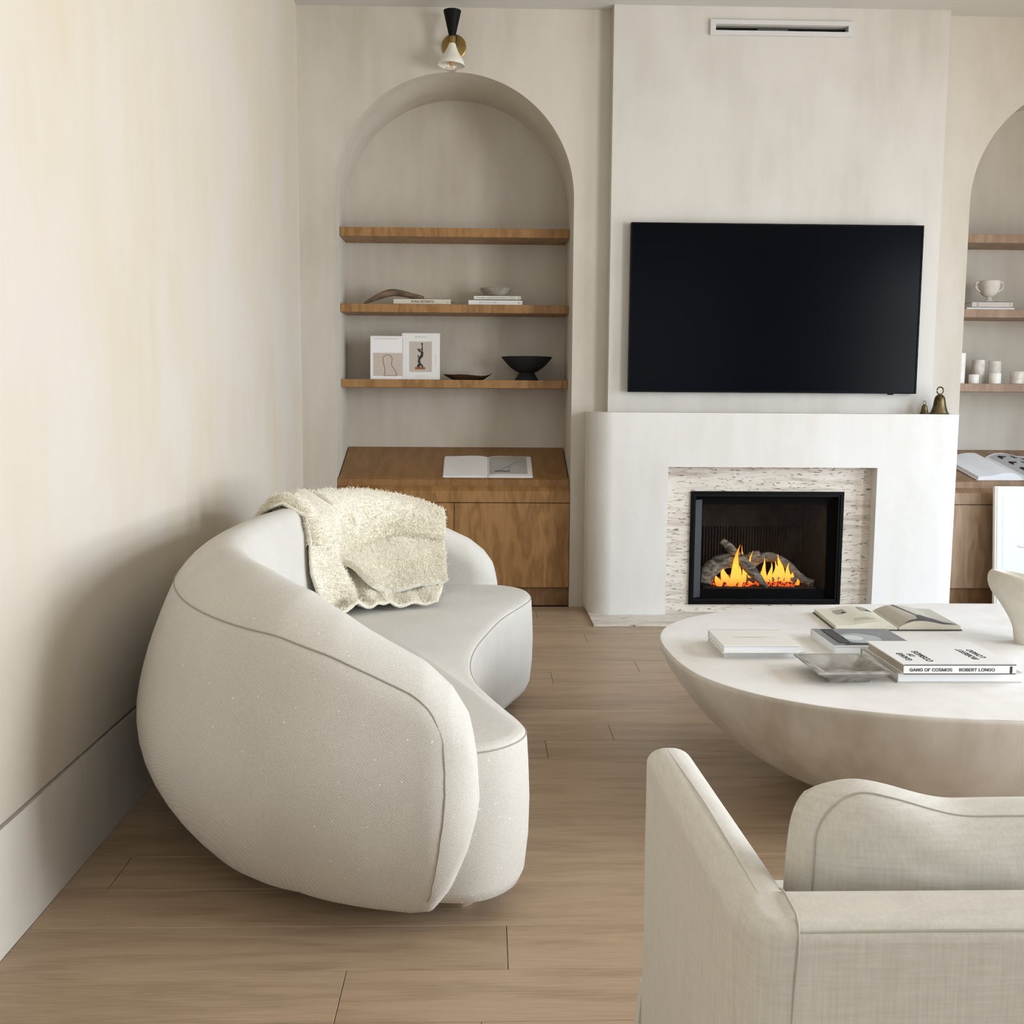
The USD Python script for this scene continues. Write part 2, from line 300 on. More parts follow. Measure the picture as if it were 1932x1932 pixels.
# ---------------------------------------------------------------- room shell
H = 3.0
XL, XR, NW = 0.168, 1.380, 1.212
RC = 4.006                                            # centre of the right niche
SPR = 2.088
RX = 4.78
def arch(cx, y0, y1):
    r = NW / 2; th = np.linspace(0, np.pi, 65)
    pts = [(cx - r, -.1), (cx + r, -.1)] + [(cx + r * math.cos(t), SPR + r * math.sin(t)) for t in th]
    return prism_xz(pts, y0, y1)
def tm2m(m):
    m = to_tm(m).copy(); m.merge_vertices(); m.fix_normals()
    return m3.Manifold(m3.Mesh(np.asarray(m.vertices, np.float32), np.asarray(m.faces, np.uint32)))
ND = 0.50
FB = (2.035, 2.690, .095, .575)                       # firebox x0 x1 z0 z1
wall = mbox(-.1, RX + .1, 0, .75, 0, H) - tm2m(arch((XL + XR) / 2, -.2, ND)) - tm2m(arch(RC, -.2, ND)) - mbox(FB[0] - .02, FB[1] + .02, -.1, .32, FB[2] - .02, FB[3] + .02)
wb = struct('wall_back', wall, WALL_B, 'lime-washed back wall with two arched shelf niches', smooth=30)
CX0, CX1, CP = 1.559, 3.221, .076
chim = mbox(CX0, CX1, -CP, 0.0, 1.022, H) - mbox(2.057, 2.711, -.2, -.03, 2.885, 2.912)
struct('chimney_breast', chim, WALL_C, 'pale plaster chimney breast', parent=wb)
wl = struct('wall_left', box(-.1, 0, -8.0, 0, .263, H), WALL_L, 'cream lime-washed left wall')
struct('shadow_gap', box(-.1, -.012, -8.0, 0, .252, .263), GROOVE, 'dark recessed line above the flush baseboard', parent=wl)
struct('baseboard_left', box(-.1, 0, -8.0, 0, 0, .252), plaster('plaster_base', (.62, .57, .49), (.68, .64, .57), (.70, .66, .60), 2.2), 'flush plastered baseboard under the left wall')
struct('ceiling', box(-.1, RX + .1, -8.1, .75, H, H + .1), CEIL, 'plain pale ceiling')
wr = m3.Manifold.cube([.1, 8.0, H]).translate([RX, -8.0, 0]) - mbox(RX - .1, RX + .3, -5.25, -3.35, .3, 2.4) - mbox(RX - .1, RX + .3, -2.5, -1.0, .1, 2.2)
struct('wall_right', wr, WALL_C, 'plastered right wall with the garden window')
wn = m3.Manifold.cube([RX + .2, .1, H]).translate([-.1, -8.1, 0]) - mbox(1.3, 3.9, -8.3, -7.9, .7, 2.7)
struct('wall_rear', wn, WALL_C, 'plastered wall behind the viewer')
def window(name, x0, x1, y0, y1, z0, z1, axis):
    t = .05
    if axis == 'x':
        fr = [box(x0, x1, y0, y0 + t, z0, z1), box(x0, x1, y1 - t, y1, z0, z1), box(x0, x1, y0, y1, z0, z0 + t), box(x0, x1, y0, y1, z1 - t, z1), box(x0, x1, (y0 + y1) / 2 - .02, (y0 + y1) / 2 + .02, z0, z1)]
    else:
        fr = [box(x0, x0 + t, y0, y1, z0, z1), box(x1 - t, x1, y0, y1, z0, z1), box(x0, x1, y0, y1, z0, z0 + t), box(x0, x1, y0, y1, z1 - t, z1)]
    return struct(name, fr, BLACK2, 'slim dark window frame')
window('window_1', RX + .02, RX + .06, -5.25, -3.35, .3, 2.4, 'x')
window('window_3', RX + .02, RX + .06, -2.5, -1.0, .1, 2.2, 'x')
window('window_2', 1.3, 3.9, -8.06, -8.02, .7, 2.7, 'y')

# floor: oak planks, laid across the room
fl = path_for('floor'); UsdGeom.Xform.Define(stage, fl); tag(stage.GetPrimAtPath(fl), 'wide pale oak plank floor', None, None, 'structure'); locs[fl] = np.zeros(3)
obj('subfloor', box(-.1, RX + .1, -8.1, .55, -.1, -.014), GROOVE, fl, smooth=False)
PW = .168; y0 = -3.499
joints = {0: [.672, 2.75], 1: [.981, 2.6], 2: [2.1], 3: [.10, 2.4], 4: [1.55, 3.5], 5: [.45, 2.5], 6: [1.9, 3.9], 7: [.75, 2.9], 8: [1.13, 3.1], 9: [1.352, 3.3], 10: [.35, 2.6], 11: [1.75, 3.7], 12: [.6, 2.7], 13: [1.20, 3.2], 14: [1.56, 3.6], 15: [.2, 2.2], 16: [1.07, 3.1], 17: [1.4, 3.3], 18: [.8, 2.6]}
row = 0
# row 0 is the board whose far edge lies at y = -3.499
for k in range(-26, 22):
    a = y0 + (k - 1) * PW; b = min(a + PW, .0)
    if a > -.005: break
    js = joints.get(k, [.4 + (k * 1.37) % 1.9, 2.6 + (k * .83) % 1.7])
    xs = [0.0] + sorted(js) + [RX]
    for x0_, x1_ in zip(xs[:-1], xs[1:]):
        g = .0006
        obj('plank', cbox(x0_ + g, x1_ - g, a + g, b - g, -.014, 0, .0008), PLANK[int(rng.integers(5))], fl, smooth=False)

# ---------------------------------------------------------------- fireplace
MQ, MH = .259, 1.022
MX0, MX1 = 1.455, 3.325
OX0, OX1, OZ, TY = 1.843, 2.887, .755, -.185
HZ = .012
fp = thing('fireplace', 'white plaster fireplace with rounded corners and a travertine slip around a black gas insert', 'fireplace', (2.37, -.13, 0))
def mantel_poly(r=.115, n=14):
    th = np.linspace(0, np.pi / 2, n)
    pts = [(MX0, 0.0)] + [(MX0 + r - r * math.cos(t), -MQ + r - r * math.sin(t)) for t in th] + [(MX1 - r + r * math.sin(t), -MQ + r - r * math.cos(t)) for t in th] + [(MX1, 0.0)]
    return sg.Polygon(pts)
mb = extrude(mantel_poly(), MH - HZ); mb.apply_translation([0, 0, HZ])
mm = tm2m(mb) - mbox(OX0, OX1, -.5, .1, -.1, OZ)
obj('mantel', mm, MANTEL, fp, smooth=40)
IX0, IX1, IZ0, IZ1 = 1.972, 2.748, .053, .629
obj('stone_slip', box(OX0, IX0 + .01, TY, TY + .03, HZ, IZ1), TRAV, fp, label='left travertine slip')
obj('stone_slip', box(IX1 - .01, OX1, TY, TY + .03, HZ, IZ1), TRAV, fp, label='right travertine slip')
obj('stone_slip', box(OX0, OX1, TY, TY + .03, IZ1, OZ), TRAV, fp, label='travertine lintel above the insert')
obj('stone_sill', box(IX0 + .01, IX1 - .01, TY + .001, TY + .03, HZ, IZ0 + .01), TRAV, fp)
obj('hearth', cbox(MX0 + .005, MX1 + .01, -.487, TY + .03, 0.0005, HZ, .001), TRAV_H, fp, label='thin travertine hearth slab', smooth=False)
# gas insert
ins = thing('gas_fire_insert', 'black framed glass-fronted gas fire insert set in the travertine', 'fireplace insert', (2.36, -.19, .053))
def ring(x0, x1, z0, z1, w, y0_, y1_):
    return mbox(x0, x1, y0_, y1_, z0, z1) - mbox(x0 + w, x1 - w, y0_ - .1, y1_ + .1, z0 + w, z1 - w)
obj('frame', ring(IX0, IX1, IZ0, IZ1, .016, TY - .012, TY + .012), BLACK, ins)
obj('inner_frame', ring(IX0 + .014, IX1 - .014, IZ0 + .014, IZ1 - .014, .012, TY - .006, TY + .02), BLACK2, ins)
for sx_, xx in ((1, IX0 + .026), (-1, IX1 - .026)):
    fl_ = extrude(sg.Polygon([(xx, TY + .000), (xx + sx_ * .040, TY + .031), (xx + sx_ * .040, TY + .0325), (xx, TY + .0325)]), IZ1 - IZ0 - .075); fl_.apply_translation([0, 0, IZ0 + .03])
    obj('side_flange', fl_, RETURN if sx_ > 0 else CERAM, ins, smooth=False)
gx0, gx1, gz0, gz1 = FB
border = mbox(IX0 + .02, IX1 - .02, TY + .0326, TY + .0345, IZ0 + .02, IZ1 - .02) - mbox(gx0 + .008, gx1 - .008, -1, 1, gz0 + .03, gz1 - .015)
obj('border', border, CERAM, ins)
obj('pane', box(IX0 + .03, IX1 - .03, TY + .038, TY + .040, IZ0 + .03, IZ1 - .03), PANE, ins, smooth=False)
fb = mbox(gx0 - .015, gx1 + .015, TY + .045, .30, gz0 - .015, gz1 + .015) - mbox(gx0, gx1, TY, .285, gz0, gz1)
obj('firebox', fb, FIREBOX, ins)
ribs = [box(gx0 + .01 + i * .016, gx0 + .018 + i * .016, .275, .285, gz0, gz0 + .30) for i in range(40)]
obj('back_ribs', ribs, FIREBOX, ins)
obj('burner', cbox(gx0 + .03, gx1 - .03, -.10, .16, gz0, gz0 + .028, .006), CHAR, ins)
eb = [noisy(trimesh.creation.icosphere(1, .011 + .008 * rng.random()).apply_translation([gx0 + .09 + .45 * rng.random(), -.07 + .14 * rng.random(), gz0 + .032]), .004, 60, i) for i in range(90)]
obj('ember_bed', eb, EMBER, ins, kind='stuff')
BZ = gz0 + .03
def log(pts, r, label, seed, knots=()):
    p = spline(pts, 34); rr = np.interp(np.linspace(0, 1, 34), np.linspace(0, 1, len(r)), r)
    m = noisy(tube(p, rr, 18), .006, 30, seed); m = noisy(m, .0025, 110, seed + 3)
    o = thing('log', label, 'log', tuple(p[0]))
    obj('bark', m, BARK, o, smooth=True)
    for (kp, kr, kd) in knots:
        obj('branch_stub', noisy(tube(spline([kp, np.array(kp) + np.array(kd) * .5, np.array(kp) + np.array(kd)], 8), np.linspace(kr, kr * .5, 8), 10), .003, 60, seed), BARK, o, smooth=True)
log([(2.075, -.075, BZ + .01), (2.105, -.05, BZ + .075), (2.175, -.02, BZ + .115), (2.27, .02, BZ + .10)], [.040, .043, .040, .034], 'thick curved driftwood log with a hollow end at the left of the fire', 1)
log([(2.185, .03, BZ + .225), (2.25, .0, BZ + .16), (2.32, -.045, BZ + .085), (2.40, -.09, BZ - .005)], [.020, .026, .028, .012], 'grey driftwood log leaning diagonally across the flames', 2)
log([(2.29, .06, BZ + .10), (2.34, .06, BZ + .125), (2.40, .05, BZ + .15)], [.026, .030, .024], 'short broken log lying behind the leaning one', 3)
log([(2.36, .07, BZ + .09), (2.44, .045, BZ + .135), (2.52, .01, BZ + .11), (2.58, -.02, BZ + .05), (2.655, -.04, BZ + .005)], [.022, .026, .022, .020, .026], 'arched driftwood log with a forked foot at the right of the fire', 4, [((2.60, -.03, BZ + .035), .016, (.03, -.04, -.03))])
log([(2.15, -.02, BZ + .01), (2.27, .01, BZ + .03), (2.36, -.01, BZ + .02)], [.020, .024, .02], 'small charred log half hidden under the left flames', 5)
log([(2.42, -.02, BZ + .015), (2.50, .0, BZ + .03), (2.58, -.02, BZ + .02)], [.022, .024, .02], 'small charred log half hidden under the right flames', 6)
def flame_mat(name, z0, z1, k):
    return M(name, {'g': ('geometry', {}), 's': ('separate_xyz', {}), 'mr': ('map_range', {'from_min': z0, 'from_max': z1, 'clamp': True}),
                    'r': ('rgb_ramp', {'ramp': [(0, (1.0, .20, .025)), (.2, (1, .42, .06)), (.5, (1, .48, .06)), (.8, (1, .30, .025)), (1, (1, .22, .015))]}), 'e': ('emission', {'strength': k}), 't': ('transparent_bsdf', {}),
                    'lw': ('layer_weight', {'blend': .35}), 'a': ('rgb_ramp', {'ramp': [(0, (1, 1, 1)), (.35, (.80, .80, .80)), (.85, (.04, .04, .04))]}), 'mx': ('mix_closure', {})},
             [('g.position', 's.vector'), ('s.z', 'mr.value'), ('mr.result', 'r.fac'), ('r.color', 'e.color'), ('lw.facing', 'a.fac'), ('a.color', 'mx.fac'), ('t.BSDF', 'mx.closure1'), ('e.emission', 'mx.closure2')], surface='mx.closure')
FL = flame_mat('flame_glow', BZ, BZ + .22, 2.4)
fire = thing('fire', 'yellow and orange gas flames rising between the driftwood logs', 'fire', (2.36, 0, BZ))
flames = [(2.235, -.055, .205, .024, .02), (2.20, -.05, .105, .026, -.03), (2.165, -.06, .06, .02, -.035), (2.255, -.05, .10, .024, .01), (2.285, -.03, .085, .022, .01), (2.31, .02, .19, .013, -.012), (2.325, .02, .165, .012, .02), (2.335, -.01, .10, .02, .0),
          (2.405, -.02, .135, .017, -.006), (2.43, -.03, .115, .016, .006), (2.46, -.02, .12, .020, .004), (2.495, -.01, .15, .026, -.012), (2.525, -.02, .11, .020, .006), (2.55, -.02, .085, .018, .012), (2.575, -.03, .06, .012, .015), (2.38, -.03, .07, .014, .0), (2.22, -.07, .055, .014, 0), (2.265, -.075, .05, .012, 0)]
for i, (x, y, h, r, lean) in enumerate(flames):
    t = np.linspace(0, 1, 22)
    px = x + lean * t ** 1.4 * 1.2 + .006 * np.sin(t * 7 + i) * t; py = y + .005 * np.sin(t * 5 + i * 2); pz = BZ - .005 + h * t
    h *= 1.08; pz = BZ - .005 + h * t; rad = 1.08 * r * np.sin(np.pi * np.clip(t * .62 + .30, 0, 1)) ** 1.3 * (1 - t) ** .55 + .0006
    m = tube(np.c_[px, py, pz], rad, 12); m.vertices[:, 1] = y + (m.vertices[:, 1] - y) * .55
    obj('flame', m, FL, fire, smooth=True)

# ---------------------------------------------------------------- niches: cabinets and shelves
DS = (.812 - .662) / (.50 - .062)                     # slope of the desk
def desk_z(y): return .662 + (y - .062) * DS
def cabinet(x0, x1, mat, deskmat, kick, label, gap):
    c = thing('cabinet', label, 'cabinet', ((x0 + x1) / 2, .25, 0))
    a, b = x0 + .002, x1 - .002
    obj('desk_top', prism_yz([(.075, desk_z(.075) - .02), (.075, desk_z(.075)), (ND - .002, desk_z(ND - .002)), (ND - .002, desk_z(ND - .002) - .02)], a + .004, b - .004), deskmat, c)
    obj('book_ledge', prism_yz([(.050, .628), (.050, .662), (.056, .668), (.075, .672), (.078, .640)], a, b), deskmat, c)
    obj('fascia', prism_yz([(.012, .548), (.012, .607), (.050, .630), (.080, .630), (.080, .548)], a, b), mat, c)
    obj('door', cbox(a, gap - .0015, .012, .032, .100, .544, .001), mat, c)
    obj('door', cbox(gap + .0015, b, .012, .032, .100, .544, .001), mat, c)
    obj('toe_kick', box(a, b, .035, .05, 0, .097), kick, c)
    obj('carcass', box(a, b, .052, ND - .002, .004, .60), kick, c)
    return c
cabinet(XL, XR, OAK, OAK_DESK, KICK, 'oak cabinet with a sloping book desk in the arched niche beside the sofa', .777)
cabinet(RC - NW / 2, RC + NW / 2, OAK_R, OAK_R, KICK, 'oak cabinet with a sloping book desk in the right niche behind the leaning white panel', RC - .03)
SY = .24
SH = [(1.930, 1.976), (1.537, 1.580), (1.140, 1.183)]
nm = ['topmost', 'middle', 'lowest']
what = ['empty topmost oak shelf high in the left arched niche', 'middle oak shelf of the left niche carrying the boomerang and the grey bowl', 'lowest oak shelf of the left niche carrying the standing prints and the black footed bowl']
whatr = ['empty topmost oak shelf of the right niche', 'middle oak shelf of the right niche under the two-handled cup', 'lowest oak shelf of the right niche under the marble cups']
for i, (z0, z1) in enumerate(SH):
    obj('shelf', cbox(XL + .0015, XR - .0015, SY, ND - .001, z0, z1, .001), OAK, None, label=what[i], cat='shelf', group='oak shelves of the left niche')
for i, (z0, z1) in enumerate(SH):
    obj('shelf', cbox(RC - NW / 2 + .0015, RC + NW / 2 - .0015, SY, ND - .001, z0, z1, .001), OAK_R, None, label=whatr[i], cat='shelf', group='oak shelves of the right niche')
S1, S2, S3 = [s[1] for s in SH]

# ---------------------------------------------------------------- wall things
tv = thing('television', 'large black flat-screen television hung above the mantel', 'television', (2.388, -.10, 1.54))
tx0, tx1, tz0, tz1 = 1.656, 3.120, 1.123, 1.957
obj('bezel', ring(tx0, tx1, tz0, tz1, .0075, -.122, -.085), BLACK, tv)
obj('screen', box(tx0 + .007, tx1 - .007, -.1185, -.09, tz0 + .007, tz1 - .007), SCREEN, tv, smooth=False)
obj('back_shell', box(tx0 + .2, tx1 - .2, -.09, -CP - .0005, tz0 + .15, tz1 - .15), BLACK2, tv)
obj('sensor', cbox(2.98, 3.005, -.120, -.10, tz0 - .006, tz0, .001), BLACK, tv)
vt = thing('air_vent', 'slim white slot air vent high on the chimney breast', 'vent', (2.383, -CP, 2.86))
vf = mbox(2.030, 2.736, -.090, -CP - .0005, 2.862, 2.934) - mbox(2.057, 2.711, -.2, 0, 2.884, 2.913)
obj('frame', vf, VENTW, vt)
obj('slot', box(2.057, 2.711, -.040, -.032, 2.885, 2.912), plain('vent_dark', (.004, .004, .004), .9), vt)
obj('damper', box(2.27, 2.42, -.060, -.052, 2.892, 2.903), plain('vent_grey', (.10, .11, .11), .6), vt)
# sconce
sc = thing('wall_sconce', 'black and cream double-cone wall lamp on a brass disc above the left arch', 'lamp', (.776, 0, 2.815))
obj('back_plate', rot(lathe([(0, 0), (.060, 0), (.060, .006), (.054, .010), (0, .011)], 40), math.pi / 2, [1, 0, 0], [0, 0, 0]).apply_translation([.776, 0, 2.812]), BRASS, sc)
sx, sy = .772, -.115
obj('arm', tube([(.776, -.008, 2.805), (.774, -.06, 2.805), (sx, sy, 2.805)], .008, 12), BRASS, sc)
def tilt(m): return rot(m, .05, [0, 1, 0], [sx, sy, 2.83])
obj('neck', tilt(lathe([(0, 2.780), (.013, 2.780), (.0145, 2.785), (.0145, 2.825), (.012, 2.835), (0, 2.835)], 24, (sx, sy, 0))), BRASS, sc)
obj('black_shade', lathe([(.013, 2.826), (.016, 2.826), (.043, 2.943), (.0415, 2.943), (.0145, 2.830)], 40, (sx - .002, sy, 0)), BLACK2, sc, label='black upper cone shade')
pf = spline([(.016, 2.792), (.025, 2.768), (.042, 2.738), (.058, 2.714), (.066, 2.690)], 20)
obj('cream_shade', tilt(lathe(np.vstack([[(.002, 2.793)], pf, pf[::-1] - [.002, 0], [(.002, 2.790)]]), 48, (sx, sy, 0))), SHADEW, sc, label='cream lower flared shade')
bl = obj('bulb', tilt(trimesh.creation.icosphere(3, .030).apply_translation([sx, sy, 2.686])), BULB, sc, smooth=True)
obj('filament', tilt(lathe([(0, 2.69), (.011, 2.692), (.011, 2.72), (0, 2.722)], 12, (sx, sy, 0))), FILAMENT, bl)

# bells
def bell(x, y, z, h, r, label):
    b = thing('bell', label, 'bell', (x, y, z), 'brass bells on the mantel')
    bh = h * .70
    prof = spline([(r, 0), (r * .90, bh * .14), (r * .72, bh * .42), (r * .62, bh * .68), (r * .50, bh * .88), (r * .22, bh * .99), (0.0006, bh * 1.01)], 26)
    prof[:, 0] = np.maximum(prof[:, 0], .0005)
    obj('body', noisy(lathe(np.vstack([[(r * .86, 0)], prof]), 32, (x, y, z)), r * .03, 1.6 / r, 2), BRONZE, b, smooth=40)
    obj('lip', tube(np.c_[x + r * np.cos(np.linspace(0, 2 * np.pi, 33)), y + r * np.sin(np.linspace(0, 2 * np.pi, 33)), np.full(33, z + r * .10)], r * .085, 8, False), BRONZE, b)
    th = np.linspace(0, 2 * np.pi, 25); rr = h * .115
    obj('ring', tube(np.c_[x + rr * np.cos(th), np.full(25, y), z + bh + rr * 1.12 + rr * 1.1 * np.sin(th)], h * .026, 8, False), BRONZE, b)
bell(3.148, -.165, MH, .068, .0225, 'small brass bell at the left of the larger one on the mantel')
bell(3.226, -.160, MH, .142, .044, 'large brass bell on the right end of the mantel')

# ---------------------------------------------------------------- books
def book(name, label, x0, x1, y0, y1, z, t, cover, pages, spine='front', angle=0.0, group=None, board=.003):
    """closed book lying flat; spine on front (-y) / back / left"""
    cx, cy = (x0 + x1) / 2, (y0 + y1) / 2
    b = thing(name, label, 'book', (cx, cy, z), group)
    R = lambda m: rot_z(m, angle, [cx, cy, 0])
    parts = [cbox(x0, x1, y0, y1, z, z + board, .0006), cbox(x0, x1, y0, y1, z + t - board, z + t, .0006)]
    if spine == 'front': parts.append(cbox(x0, x1, y0, y0 + board, z, z + t, .0006))
    if spine == 'back': parts.append(cbox(x0, x1, y1 - board, y1, z, z + t, .0006))
    if spine == 'left': parts.append(cbox(x0, x0 + board, y0, y1, z, z + t, .0006))
    i = .004
    obj('cover', [R(p) for p in parts], cover, b, smooth=False)
    obj('pages', R(box(x0 + (board if spine == 'left' else i), x1 - i, y0 + (board if spine == 'front' else i), y1 - (board if spine == 'back' else i), z + board, z + t - board)), pages, b, smooth=False)
    return b, R
# left niche, middle shelf
b, R = book('book', 'beige book with a titled spine lying under the boomerang', .447, .752, .262, .475, S2, .031, CREAM, PAGE)
obj('lettering', place_text('RURAL RETREATS', .0105, (.602, .262, S2 + .0105), (1, 0, 0), (0, 0, 1), center=True, width=.118, bold=True), INKB, b)
obj('lettering', place_text('III', .004, (.736, .262, S2 + .007), (0, 0, 1), (-1, 0, 0), width=.012), INKB, b)
b, R = book('book', 'white book lying at the bottom of the pair under the grey bowl', .845, 1.133, .265, .46, S2, .028, COVERW, PAGE, group='white books under the grey bowl')
obj('lettering', place_text('ARCHITECTURE', .006, (.900, .265, S2 + .011), (1, 0, 0), (0, 0, 1), width=.06), INKG, b)
obj('lettering', place_text('HOME', .006, (.968, .265, S2 + .011), (1, 0, 0), (0, 0, 1), width=.025), INKG, b)
obj('emblem', tube([(1.108, .2645, S2 + .013), (1.112, .2645, S2 + .010), (1.120, .2645, S2 + .018)], .0013, 6), INK, b)
b, R = book('book', 'cream white book lying on top of the pair under the grey bowl', .874, 1.125, .27, .455, S2 + .028, .0235, plain('cover_ivory', (.74, .71, .63), .6), PAGE, group='white books under the grey bowl')
obj('lettering', place_text('The Light  Living  Between Nature  Dreams', .007, (.886, .27, S2 + .0365), (1, 0, 0), (0, 0, 1), width=.21), INKG, b)
obj('emblem', tube([(1.108, .2695, S2 + .037), (1.111, .2695, S2 + .044), (1.117, .2695, S2 + .038)], .001, 6), INKG, b)
# bowl on the books
zb = S2 + .0515
obj('bowl', noisy(lathe(np.vstack([[(.0005, zb + .002), (.053, zb + .002), (.058, zb + .005), (.066, zb + .012), (.076, zb + .025), (.085, zb + .042)], [(.083, zb + .0445), (.080, zb + .042)], spline([(.078, zb + .040), (.064, zb + .018), (.048, zb + .008), (.0005, zb + .006)], 14)]), 48, (.990, .355, 0)), .0012, 40, 3), BOWL_STONE, None, smooth=40,
    label='rough grey stone bowl on the two white books', cat='bowl')
# boomerang: a bent tapering blade leaning on the beige book
bp = spline([(.285, .30, S2 + .006), (.335, .31, S2 + .030), (.395, .32, S2 + .057), (.440, .325, S2 + .067), (.49, .33, S2 + .062), (.545, .335, S2 + .051), (.605, .34, S2 + .043)], 40)
tt = np.linspace(0, 1, 40); hh = np.interp(tt, [0, .08, .25, .45, .7, .93, 1], [.003, .009, .016, .0195, .0165, .0115, .006])
tg = np.gradient(bp, axis=0); tg /= np.linalg.norm(tg, axis=1)[:, None]; up = np.cross(np.cross(tg, [0, 0, 1.0]), tg); up /= np.linalg.norm(up, axis=1)[:, None]; sd = np.cross(tg, up)
th = np.arange(14) * 2 * np.pi / 14
V = bp[:, None] + up[:, None] * (hh[:, None] * np.cos(th))[..., None] + sd[:, None] * (hh[:, None] * .55 * np.sin(th))[..., None]
bm_ = grid(V, close_v=True); bm_.fix_normals()
e0, e1 = bp[0], bp[-1]; k = len(bm_.vertices)
bm_ = trimesh.Trimesh(np.vstack([bm_.vertices, e0, e1]), np.vstack([bm_.faces, [[k, (i + 1) % 14, i] for i in range(14)], [[k + 1, 39 * 14 + i, 39 * 14 + (i + 1) % 14] for i in range(14)]]), process=False); bm_.fix_normals()
obj('boomerang', bm_, BOOM, None, smooth=True, label='dark brown wooden boomerang propped on the beige book', cat='boomerang')
# lowest shelf: two standing prints
def standing(name, label, x0, x1, h, y, th, lean, cat):
    t = thing(name, label, cat, ((x0 + x1) / 2, y, S3))
    L = lambda m: rot(m, -lean, [1, 0, 0], [0, y, S3 + .001])
    return t, L
t, L = standing('framed_print', 'small white framed print of a single brown outline, standing at the left', .320, .505, .232, .275, .02, .07, 'picture')
y = .275
obj('frame', L(ring(.320, .505, S3 + .001, S3 + .232, .010, y, y + .018)), COVERW, t)
obj('sheet', L(box(.328, .497, y + .003, y + .016, S3 + .009, S3 + .224)), WHITE, t, smooth=False)
obj('mount_line', L(box(.334, .470, y + .0022, y + .003, S3 + .2165, S3 + .2178)), INKG, t)
obj('print', L(box(.3345, .4905, y + .0022, y + .0032, S3 + .019, S3 + .142)), PRINT_BEIGE, t, smooth=False)
def U2(px, pz): return (.3345 + px * .156, y + .0015, S3 + .019 + pz * .123)
ol = spline([U2(.37, .012), U2(.41, .28), U2(.385, .42), U2(.345, .62), U2(.36, .82), U2(.43, .90), U2(.56, .90), U2(.645, .80), U2(.64, .60), U2(.64, .45), U2(.70, .34), U2(.775, .2), U2(.81, .012)], 60)
obj('outline', L(cat_([tube(ol, .0011, 6), tube([U2(.37, .012), U2(.81, .012)], .0011, 6)])), INKB, t)
t, L = standing('picture_book', 'larger white book with a dark figure on its cover, standing behind the framed print', .487, .690, .250, .300, .02, .06, 'book')
y = .300
obj('cover', L(cbox(.487, .691, y, y + .020, S3 + .001, S3 + .250, .001)), COVERW, t, smooth=False)
obj('print', L(box(.526, .648, y - .0006, y, S3 + .042, S3 + .205)), plain('print_sand', (.53, .47, .41), .7), t, smooth=False)
def U3(px, pz): return (.526 + px * .122, y - .001, S3 + .042 + pz * .163)
fig = [tube([U3(.43, .16), U3(.48, .27), U3(.43, .35), U3(.46, .44), U3(.55, .52), U3(.585, .62), U3(.56, .66)], [.004, .006, .0065, .006, .0075, .006, .004], 8),
       tube([U3(.57, .55), U3(.575, .75), U3(.57, .91)], [.0035, .003, .0022], 8), trimesh.creation.icosphere(2, .005).apply_translation(U3(.57, .925)),
       tube([U3(.55, .64), U3(.46, .68), U3(.38, .745)], [.003, .004, .0015], 8), tube([U3(.37, .76), U3(.47, .725), U3(.55, .75)], .0025, 8), tube([U3(.42, .46), U3(.40, .55)], .0026, 8),
       tube([U3(.46, .27), U3(.56, .22), U3(.60, .16)], .0042, 8), tube([U3(.43, .26), U3(.38, .2), U3(.39, .155)], .004, 8)]
for q in fig: q.vertices[:, 1] = y + .0 - .0012 + (q.vertices[:, 1] - (y - .001)) * .12
obj('figure', L(cat_(fig)), INK, t)
obj('figure_base', L(box(*sorted((U3(.26, 0)[0], U3(.70, 0)[0])), y - .0014, y, U3(0, .085)[2], U3(0, .16)[2])), PRINT_BROWN, t)
obj('lettering', L(place_text('MEMORIES', .006, (.588, y, S3 + .226), (1, 0, 0), (0, 0, 1), center=True, track=.0035)), INKG, t)
obj('lettering', L(place_text('MUSEUM', .005, (.588, y, S3 + .018), (1, 0, 0), (0, 0, 1), center=True, track=.004)), plain('ink_pale', (.5, .49, .48), .7), t)
obj('lettering', L(place_text('EDITION', .005, (.671, y, S3 + .088), (0, 0, 1), (-1, 0, 0), track=.003)), INKG, t)
# leaf dish and footed bowl
lp = np.zeros((15, 33, 3)); z0 = S3 + .0015
for i, a in enumerate(np.linspace(0, 1, 15)):
    for j, b_ in enumerate(np.linspace(0, 2 * np.pi, 33)):
        rx, ry = .132 * (a if a > .62 else a), .062 * a
        lift = 0 if a < .62 else ((a - .62) / .38) ** 1.1 * (.022 + .010 * abs(math.cos(b_)) ** 8 + .004 * math.sin(3 * b_ + 1))
        x = .842 + rx * math.cos(b_) * (1 + .05 * math.sin(2 * b_)); lp[i, j] = (x, .345 + ry * math.sin(b_), z0 + lift)
lo = lp.copy(); lo[..., 2] += .003
dm = cat_([grid(lp), grid(lo[::-1])]); dm.fix_normals()
obj('leaf_dish', dm, DISH, None, smooth=40, label='shallow dark leaf-shaped dish between the standing book and the footed bowl', cat='dish')
fx, fy = 1.162, .335
pr = np.vstack([[(.0006, S3 + .0005), (.066, S3 + .0005), (.0655, S3 + .003), (.056, S3 + .017), (.046, S3 + .034), (.041, S3 + .042)], spline([(.044, S3 + .044), (.085, S3 + .068), (.118, S3 + .100), (.139, S3 + .126)], 18), [(.137, S3 + .1275)], spline([(.130, S3 + .122), (.08, S3 + .075), (.0006, S3 + .055)], 12)])
obj('footed_bowl', lathe(pr, 56, (fx, fy, 0)), DARKCLAY, None, smooth=40, label='matt black footed bowl on the lowest left shelf', cat='bowl')

